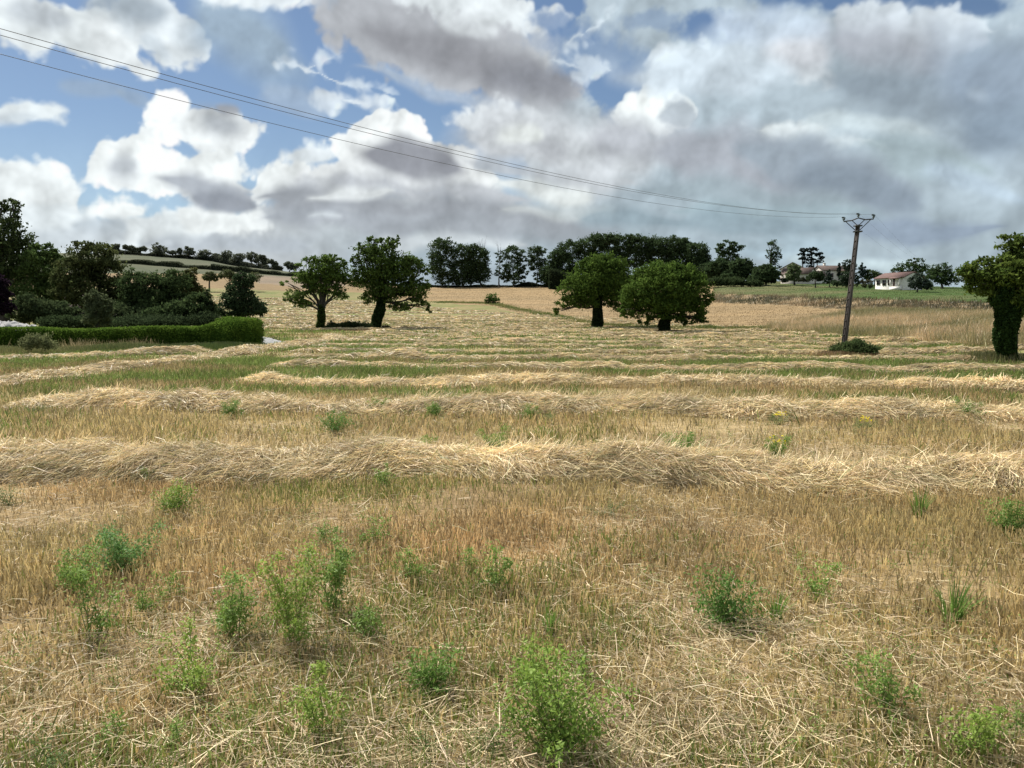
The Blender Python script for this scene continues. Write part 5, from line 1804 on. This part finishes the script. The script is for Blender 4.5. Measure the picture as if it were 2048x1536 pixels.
def build_pole():
    base = gat(1689, POLE_D)
    top = at(1716, 449, POLE_D)
    ax = top - base
    h = np.linalg.norm(ax)
    axu = ax / h
    root = empty('utility_pole', base, 'leaning dark utility pole with a forked steel crossarm, alone in the field', 'utility pole')
    a = unit(np.cross(axu, np.array([0, 1, 0.0]))[None])[0]
    a = unit((ARM - axu * ARM.dot(axu))[None])[0]
    b = np.cross(axu, a)
    mb = MB()
    nseg = 18
    # H-section concrete pole: two flanges and a recessed web with rungs between
    for sgn in (-1, 1):
        V = []
        for t in (0, 1):
            w = (0.088 if t == 0 else 0.066)
            dd = (0.13 if t == 0 else 0.085)
            fl = w * 0.42
            o_ = axu * (h * t) + (axu * -0.3 if t == 0 else 0)
            for (u, v) in ((sgn * w, -dd), (sgn * (w - fl), -dd), (sgn * (w - fl), dd), (sgn * w, dd)):
                V.append(o_ + a * u + b * v)
        mb.add(V, [[0, 1, 5, 4], [1, 2, 6, 5], [2, 3, 7, 6], [3, 0, 4, 7], [4, 5, 6, 7]])
    V = []
    for t in (0, 1):
        w = (0.088 if t == 0 else 0.066) * 0.58
        dd = (0.13 if t == 0 else 0.085) * 0.35
        for (u, v) in ((-w, -dd), (w, -dd), (w, dd), (-w, dd)):
            V.append(axu * (h * t - 0.01) + a * u + b * v)
    mb.add(V, [[0, 1, 5, 4], [1, 2, 6, 5], [2, 3, 7, 6], [3, 0, 4, 7], [4, 5, 6, 7]])
    for i in range(nseg):
        t = (i + 0.7) / nseg
        w = (0.088 + (0.066 - 0.088) * t) * 0.59
        dd = (0.13 + (0.085 - 0.13) * t) * 0.93
        o_ = axu * (h * t)
        V = []
        for zz in (-0.045, 0.045):
            for (u, v) in ((-w, -dd), (w, -dd), (w, dd), (-w, dd)):
                V.append(o_ + axu * zz + a * u + b * v)
        mb.add(V, [[0, 3, 2, 1], [4, 5, 6, 7], [0, 1, 5, 4], [1, 2, 6, 5], [2, 3, 7, 6], [3, 0, 4, 7]])
    link('pole_shaft', mb.mesh('pole_shaft', M_CONC), root)
    # crossarm drawn in its own plane: u along ARM, v up; numbers from the photograph (px -> m)
    s = POLE_D * 0.9 / F
    up = np.array([0, 0, 1.0])

    def q(u, v):
        return ax + ARM * (u * s * 1.0) + up * (v * s)
    arm = MB()
    for seg in ([(-28, 8), (-12, 9), (0, 13), (13, 8.5), (29, 8.5)],):
        arm.tube([q(*p) for p in seg], 0.026, 6)
    for seg in ([(-24, 7.5), (-4, -12)], [(24, 8), (4, -11)], [(-11, 8), (-3, 0)], [(12, 8), (3.5, 0)]):
        arm.tube([q(*p) for p in seg], 0.017, 6)
    arm.box(ax + np.array([0, 0, -0.32]), 0.30, 0.26, 0.05)
    arm.box(ax + np.array([0, 0, -0.08]), 0.28, 0.24, 0.05)
    link('crossarm', arm.mesh('crossarm', M_STEEL), root)
    heads = []
    for (u, v) in ((-28, 8), (0, 13), (29, 8.5)):
        ib = MB()
        p = q(u, v)
        ib.tube([p + up * 0.0, p + up * 0.06, p + up * 0.062, p + up * 0.10, p + up * 0.102, p + up * 0.16, p + up * 0.165, p + up * 0.20],
                [0.02, 0.02, 0.055, 0.06, 0.035, 0.085, 0.05, 0.03], 10)
        ins = link('insulator', ib.mesh('insulator', M_GLASSINS, None, True), root)
        kb = MB()
        kb.tube([p + up * 0.17, p + up * 0.17 + WDIR * (-0.12), p + up * 0.15 - WDIR * 0.2], [0.016, 0.016, 0.03], 6)
        link('wire_clamp', kb.mesh('wire_clamp', M_STEEL), ins)
        heads.append(base + p + up * 0.2)
    return heads


def build_wires(heads):
    near_px = [108, 70, 57]        # height of each wire where it leaves the photograph, far one first
    names = ['lowest overhead wire, the one hanging clear below the other two', 'middle overhead wire, just under the top one', 'top overhead wire crossing the cloudy sky']
    for i, hd in enumerate(heads):
        # horizontal line along -WDIR; find the point seen at px 0
        u, v, w = ray(0, near_px[i])
        # solve (u,v)*k = hd.xy - WDIR.xy*t
        A_ = np.array([[u, WDIR[0]], [v, WDIR[1]]])
        k, t0 = np.linalg.solve(A_, hd[:2])
        z0 = CAMZ + w * k
        # parabola z = hd.z + b t + c t^2 through (t0, z0) with sag coefficient
        c = 0.0026
        b = (z0 - hd[2] - c * t0 * t0) / t0
        t = np.linspace(0, 62, 80)
        P = np.stack([hd[0] - WDIR[0] * t, hd[1] - WDIR[1] * t, hd[2] + b * t + c * t * t], axis=1)
        mb = MB()
        mb.tube(P - hd, 0.004 + 0 * t, 5, False)
        o = link('overhead_wire', mb.mesh('overhead_wire', M_WIRE), loc=hd)
        tag(o, names[i], 'wire', 'overhead wires')
    far_px = [(1850, 516), (1862, 511), (1872, 515)]
    names2 = ['faint overhead wire beyond the pole, lowest of the three', 'faint overhead wire beyond the pole, middle of the three', 'faint overhead wire beyond the pole, outermost towards the yellowing walnut']
    for i, hd in enumerate(heads):
        e = at(far_px[i][0], far_px[i][1], 95.0)
        t = np.linspace(0, 1.35, 40)
        P = hd + (e - hd) * t[:, None]
        P[:, 2] -= 1.0 * np.sin(np.clip(t / 1.35, 0, 1) * math.pi)
        mb = MB()
        mb.tube(P - hd, 0.0022 + 0 * t, 5, False)
        o = link('overhead_wire', mb.mesh('overhead_wire', M_WIRE), loc=hd)
        tag(o, names2[i], 'wire', 'overhead wires')


build_wires(build_pole())


# ------------------------------------------------------------------ single weeds standing in the stubble
def weed_parts(kind, seed, w, h):
    """returns stem mesh data and foliage mesh data for a plant w wide and h tall"""
    r = np.random.default_rng(seed)
    sm = MB()
    P, C = [], []
    if kind == 'grass':
        n = int(46 + 20 * r.random())
        a = r.uniform(0, 2 * math.pi, n)
        rad = w * 0.12 * np.sqrt(r.random(n))
        p0 = np.stack([np.cos(a) * rad, np.sin(a) * rad, 0 * a - 0.01], axis=1)
        out = w * 0.5 * r.random(n)
        hh = h * r.uniform(0.55, 1.0, n)
        mid = p0 + np.stack([np.cos(a) * out * .35, np.sin(a) * out * .35, hh * .6], axis=1)
        p1 = p0 + np.stack([np.cos(a) * out, np.sin(a) * out, hh], axis=1)
        side = np.stack([-np.sin(a + .5), np.cos(a + .5), 0 * a], axis=1)
        V, Q, k = ribbons(p0, p1, 0.008, 0.002, side, mid)
        c = mix(np.array([0.10, 0.19, 0.03]), np.array([0.17, 0.27, 0.06]), r.random(n))
        return None, (V, Q, np.repeat(c, k, axis=0))
    ns = {'lanky': 9, 'bushy': 15, 'low': 12}[kind]
    ns = max(3, int(ns * np.clip(w / 0.3, 0.6, 1.4)))
    lean = {'lanky': 0.45, 'bushy': 0.5, 'low': 0.5}[kind]
    for i in range(ns):
        a = r.uniform(0, 2 * math.pi)
        out = w * lean * (r.random() ** 0.6) * (1.35 if r.random() < 0.2 else 1.0)
        hh = h * r.uniform(0.4, 1.0) * (1 - 0.25 * (out / (w * .5 + 1e-6)) ** 2)
        t = np.linspace(0, 1, 6)
        st = r.normal(0, w * 0.05, 2)
        x = st[0] + np.cos(a) * out * t ** 1.3 + r.normal(0, 0.004, 6)
        y = st[1] + np.sin(a) * out * t ** 1.3 + r.normal(0, 0.004, 6)
        z = hh * t - 0.01
        S = np.stack([x, y, z], axis=1)
        sm.tube(S, np.linspace(0.0028, 0.001, 6), 4, False)
        nl = int({'lanky': 150, 'bushy': 185, 'low': 120}[kind] * np.clip(hh / 0.25, 0.5, 1.6))
        nodes = np.sort(r.uniform(0.18 if kind == 'lanky' else 0.08, 1.02, 7)) ** 0.85
        nodes[-1] = 1.0
        tt = np.clip(nodes[(7 * r.random(nl) ** 0.62).astype(int)] + r.normal(0, 0.03, nl), 0.03, 1.06)
        c0 = np.stack([np.interp(tt, t, x), np.interp(tt, t, y), np.interp(tt, t, z)], axis=1)
        sp = (0.030 if kind == 'lanky' else 0.040) * (1.05 - 0.35 * tt)[:, None] * r.uniform(0.55, 1.25) * np.clip(h / 0.25, 0.6, 1.3)
        P.append(c0 + r.normal(size=(nl, 3)) * sp * np.array([1, 1, 0.7]))
    P = np.concatenate(P)
    n = len(P)
    ll = 0.0135 * r.uniform(0.5, 1.5, n) * np.clip(h / 0.22, 0.8, 1.4)
    V, Q = leaf_quads(P, ll, ll * 0.42, r, 0.6)
    base = {'lanky': (np.array([0.12, 0.215, 0.035]), np.array([0.27, 0.37, 0.09])), 'bushy': (np.array([0.095, 0.18, 0.03]), np.array([0.21, 0.32, 0.07])),
            'low': (np.array([0.09, 0.16, 0.045]), np.array([0.15, 0.22, 0.07]))}[kind]
    c = mix(base[0], base[1], np.clip(P[:, 2] / h * 0.5 + 0.5 * r.random(n), 0, 1))
    return sm, (V, Q, np.repeat(c, 4, axis=0))


WEEDS = [
    (355, 1032, 66, 66, 'bushy', 'light', 'fresh green feathery weed bush just below the first straw windrow'),
    (245, 1150, 125, 100, 'bushy', 'blue', 'wide blue-green bushy weed below the first windrow, upper of the left weeds'),
    (150, 1185, 75, 95, 'lanky', '', 'thin weed clump leaning at the side of the wide blue-green bush'),
    (190, 1288, 85, 150, 'lanky', '', 'tall narrow weed with a bushy foot below the wide blue-green bush'),
    (282, 1235, 60, 80, 'lanky', '', 'slight weed with reddish stem right of the tall narrow one'),
    (330, 1215, 50, 75, 'lanky', '', 'single-stemmed slight weed between the blue-green bush and the branching weed'),
    (462, 1292, 115, 155, 'lanky', '', 'branching leafy weed with many upright stems, left of the tallest weed clump'),
    (598, 1300, 130, 210, 'lanky', 'light', 'tallest weed clump in the middle left of the stubble'),
    (665, 1240, 95, 180, 'lanky', '', 'tall airy weed directly behind the tallest weed clump'),
    (742, 1292, 60, 125, 'lanky', '', 'pale slender weed on the right side of the tallest weed clump'),
    (645, 1490, 95, 165, 'lanky', 'light', 'upright leafy weed on bunched stems near the bottom edge, below the tallest clump'),
    (392, 1395, 135, 140, 'lanky', 'light', 'spreading light green weed above the loose straw near the bottom edge'),
    (858, 1402, 95, 125, 'bushy', '', 'greyish green weed with a dense dark foot, near the bottom middle'),
    (822, 1175, 80, 70, 'lanky', '', 'small hazy weed between the tallest clump and the leaning twin weeds'),
    (992, 1200, 60, 95, 'lanky', '', 'thin drooping weed in the middle of the stubble'),
    (940, 1160, 40, 60, 'lanky', '', 'very small upright weed beside the thin drooping one'),
    (745, 1100, 50, 70, 'lanky', '', 'little tufted weed between the windrow and the tallest clump'),
    (650, 1100, 26, 70, 'lanky', '', 'single tall thin weed stem above the airy weed'),
    (1120, 1530, 195, 215, 'bushy', 'light', 'largest bushy weed at the bottom middle of the picture'),
    (1068, 1410, 45, 130, 'lanky', 'light', 'single upright weed shoot rising behind the largest bushy weed'),
    (1175, 1385, 40, 100, 'lanky', '', 'thin weed shoot over the largest bushy weed, on its far side'),
    (1100, 1290, 40, 70, 'grass', '', 'dry-tipped grass tuft above the largest bushy weed'),
    (1448, 1258, 118, 108, 'bushy', 'dark', 'compact deep green bushy weed in the open stubble'),
    (1552, 1245, 55, 62, 'grass', '', 'small grass tuft beside the compact deep green weed'),
    (1638, 1212, 62, 92, 'lanky', '', 'faint thin weed between the small grass tuft and the broad grass tuft'),
    (1905, 1250, 90, 85, 'grass', '', 'broad bright grass tuft in the stubble near the right side'),
    (1775, 1445, 110, 130, 'lanky', '', 'weed with two drooping leafy tops over the flattened straw'),
    (1935, 1530, 110, 180, 'lanky', 'light', 'yellow-green tall weed in the bottom corner under the broad grass tuft'),
    (2025, 1500, 70, 90, 'lanky', '', 'weed cut by the picture edge beside the yellow-green tall weed'),
    (2025, 1072, 70, 70, 'bushy', '', 'green weed clump at the picture edge below the first windrow'),
    (1838, 1035, 60, 56, 'grass', '', 'grass clump close under the first windrow on the right'),
    (1215, 1032, 75, 28, 'low', '', 'flat spreading weed below the middle of the first windrow'),
    (100, 1540, 190, 75, 'low', '', 'broad low weed patch at the bottom left corner'),
    (232, 1520, 80, 110, 'lanky', '', 'upright weed standing out of the low weeds at the bottom left'),
    (345, 1515, 60, 80, 'lanky', '', 'small leafy weed between the bottom left patch and the spreading weed'),
    (862, 1530, 60, 75, 'low', '', 'low broad-leaved weed at the bottom edge beside the largest bushy weed'),
    (985, 1520, 65, 80, 'low', '', 'short weed among loose straw touching the largest bushy weed'),
    (1000, 1370, 40, 55, 'lanky', '', 'tiny pale weed behind the low broad-leaved weed'),
    (1222, 1300, 36, 40, 'lanky', '', 'tiny weed in the middle of the stubble above the straw'),
    (1690, 1310, 22, 14, 'low', 'light', 'single bright leaf cluster flat on the stubble'),
    (990, 905, 56, 52, 'lanky', '', 'weed standing between the first and second windrows, near the middle'),
    (1358, 925, 80, 60, 'bushy', '', 'dense green weed just behind the first windrow, right of the middle'),
    (845, 910, 44, 42, 'lanky', '', 'small weed just behind the first windrow, left of the middle'),
    (1205, 896, 42, 20, 'low', '', 'low round weed between the windrows, right of the middle weed'),
    (670, 868, 58, 46, 'bushy', 'dark', 'round bushy weed in front of the second windrow'),
    (466, 836, 40, 34, 'bushy', '', 'weed growing at a gap in the second windrow'),
    (868, 838, 32, 30, 'bushy', '', 'little dark weed in front of the second windrow, near the middle'),
    (1062, 840, 32, 30, 'bushy', '', 'little green weed at the foot of the second windrow, middle right'),
    (755, 835, 46, 40, 'lanky', '', 'hazy weed leaning on the second windrow, next to the little dark weed'),
    (1930, 842, 54, 44, 'bushy', 'dark', 'dark leafy weed growing through the second windrow at the right'),
    (1730, 864, 38, 28, 'low', '', 'round weed with yellow flowers in front of the second windrow'),
    (65, 830, 62, 22, 'low', '', 'flat weed in the stubble near the left end of the second windrow'),
    (1555, 920, 50, 46, 'lanky', '', 'weed clump with yellow dots behind the first windrow'),
    (770, 978, 52, 48, 'lanky', '', 'dark green weed growing out of the front of the first windrow'),
    (292, 968, 56, 40, 'lanky', '', 'sprawling weed at the foot of the first windrow on the left'),
    (560, 910, 40, 20, 'low', '', 'low weed behind the peak of the first windrow'),
    (1256, 952, 28, 42, 'lanky', '', 'thin weed sticking out of the middle of the first windrow'),
    (1100, 848, 30, 24, 'low', '', 'tiny weed in front of the second windrow, beside the little green weed'),
    (1560, 850, 40, 24, 'low', '', 'low dark weed touching the second windrow, left of the yellow-flowered one'),
    (20, 1010, 60, 40, 'low', '', 'low grey-green weed at the left picture edge under the first windrow'),
    (660, 765, 34, 14, 'low', 'dark', 'dark spot of weed in the third windrow'),
]


def build_weeds():
    for i, (px, py, w, h, kind, tone, label) in enumerate(WEEDS):
        base = gpix(px, py)
        dep = base[1]
        s = dep / F
        sm, (V, Q, C) = weed_parts(kind, 3000 + i, w * s * 1.32, h * s * 1.18)
        mul = {'light': np.array([1.2, 1.12, 1.0]), 'dark': np.array([0.7, 0.85, 0.8]), 'blue': np.array([0.85, 0.95, 1.3]), '': np.array([0.92, 0.95, 0.95])}[tone]
        C = C * mul
        nm = {'grass': 'grass_tuft', 'lanky': 'weed_plant', 'bushy': 'weed_bush', 'low': 'low_weed'}[kind]
        if sm is None:
            o = link(nm, mk_mesh(nm, V, Q, M_WEED, C), loc=base)
            tag(o, label, 'grass tuft')
        else:
            root = empty(nm, base, label, 'weed')
            link('stem', sm.mesh('stem', M_STEM), root)
            link('foliage', mk_mesh('foliage', V, Q, M_WEED, C), root)
            if 'yellow' in label and 'yellow-green' not in label:
                r = np.random.default_rng(i)
                n = 26
                a = r.uniform(0, 2 * math.pi, n)
                q = np.stack([np.cos(a) * w * s * .35 * r.random(n), np.sin(a) * w * s * .35 * r.random(n), h * s * r.uniform(.75, 1.1, n)], axis=1)
                Vf, Qf = leaf_quads(q, 0.03, 0.028, r, 2.0)
                link('flower', mk_mesh('flower', Vf, Qf, M_WEED, np.tile([0.75, 0.62, 0.03], (len(Vf), 1))), root)


build_weeds()
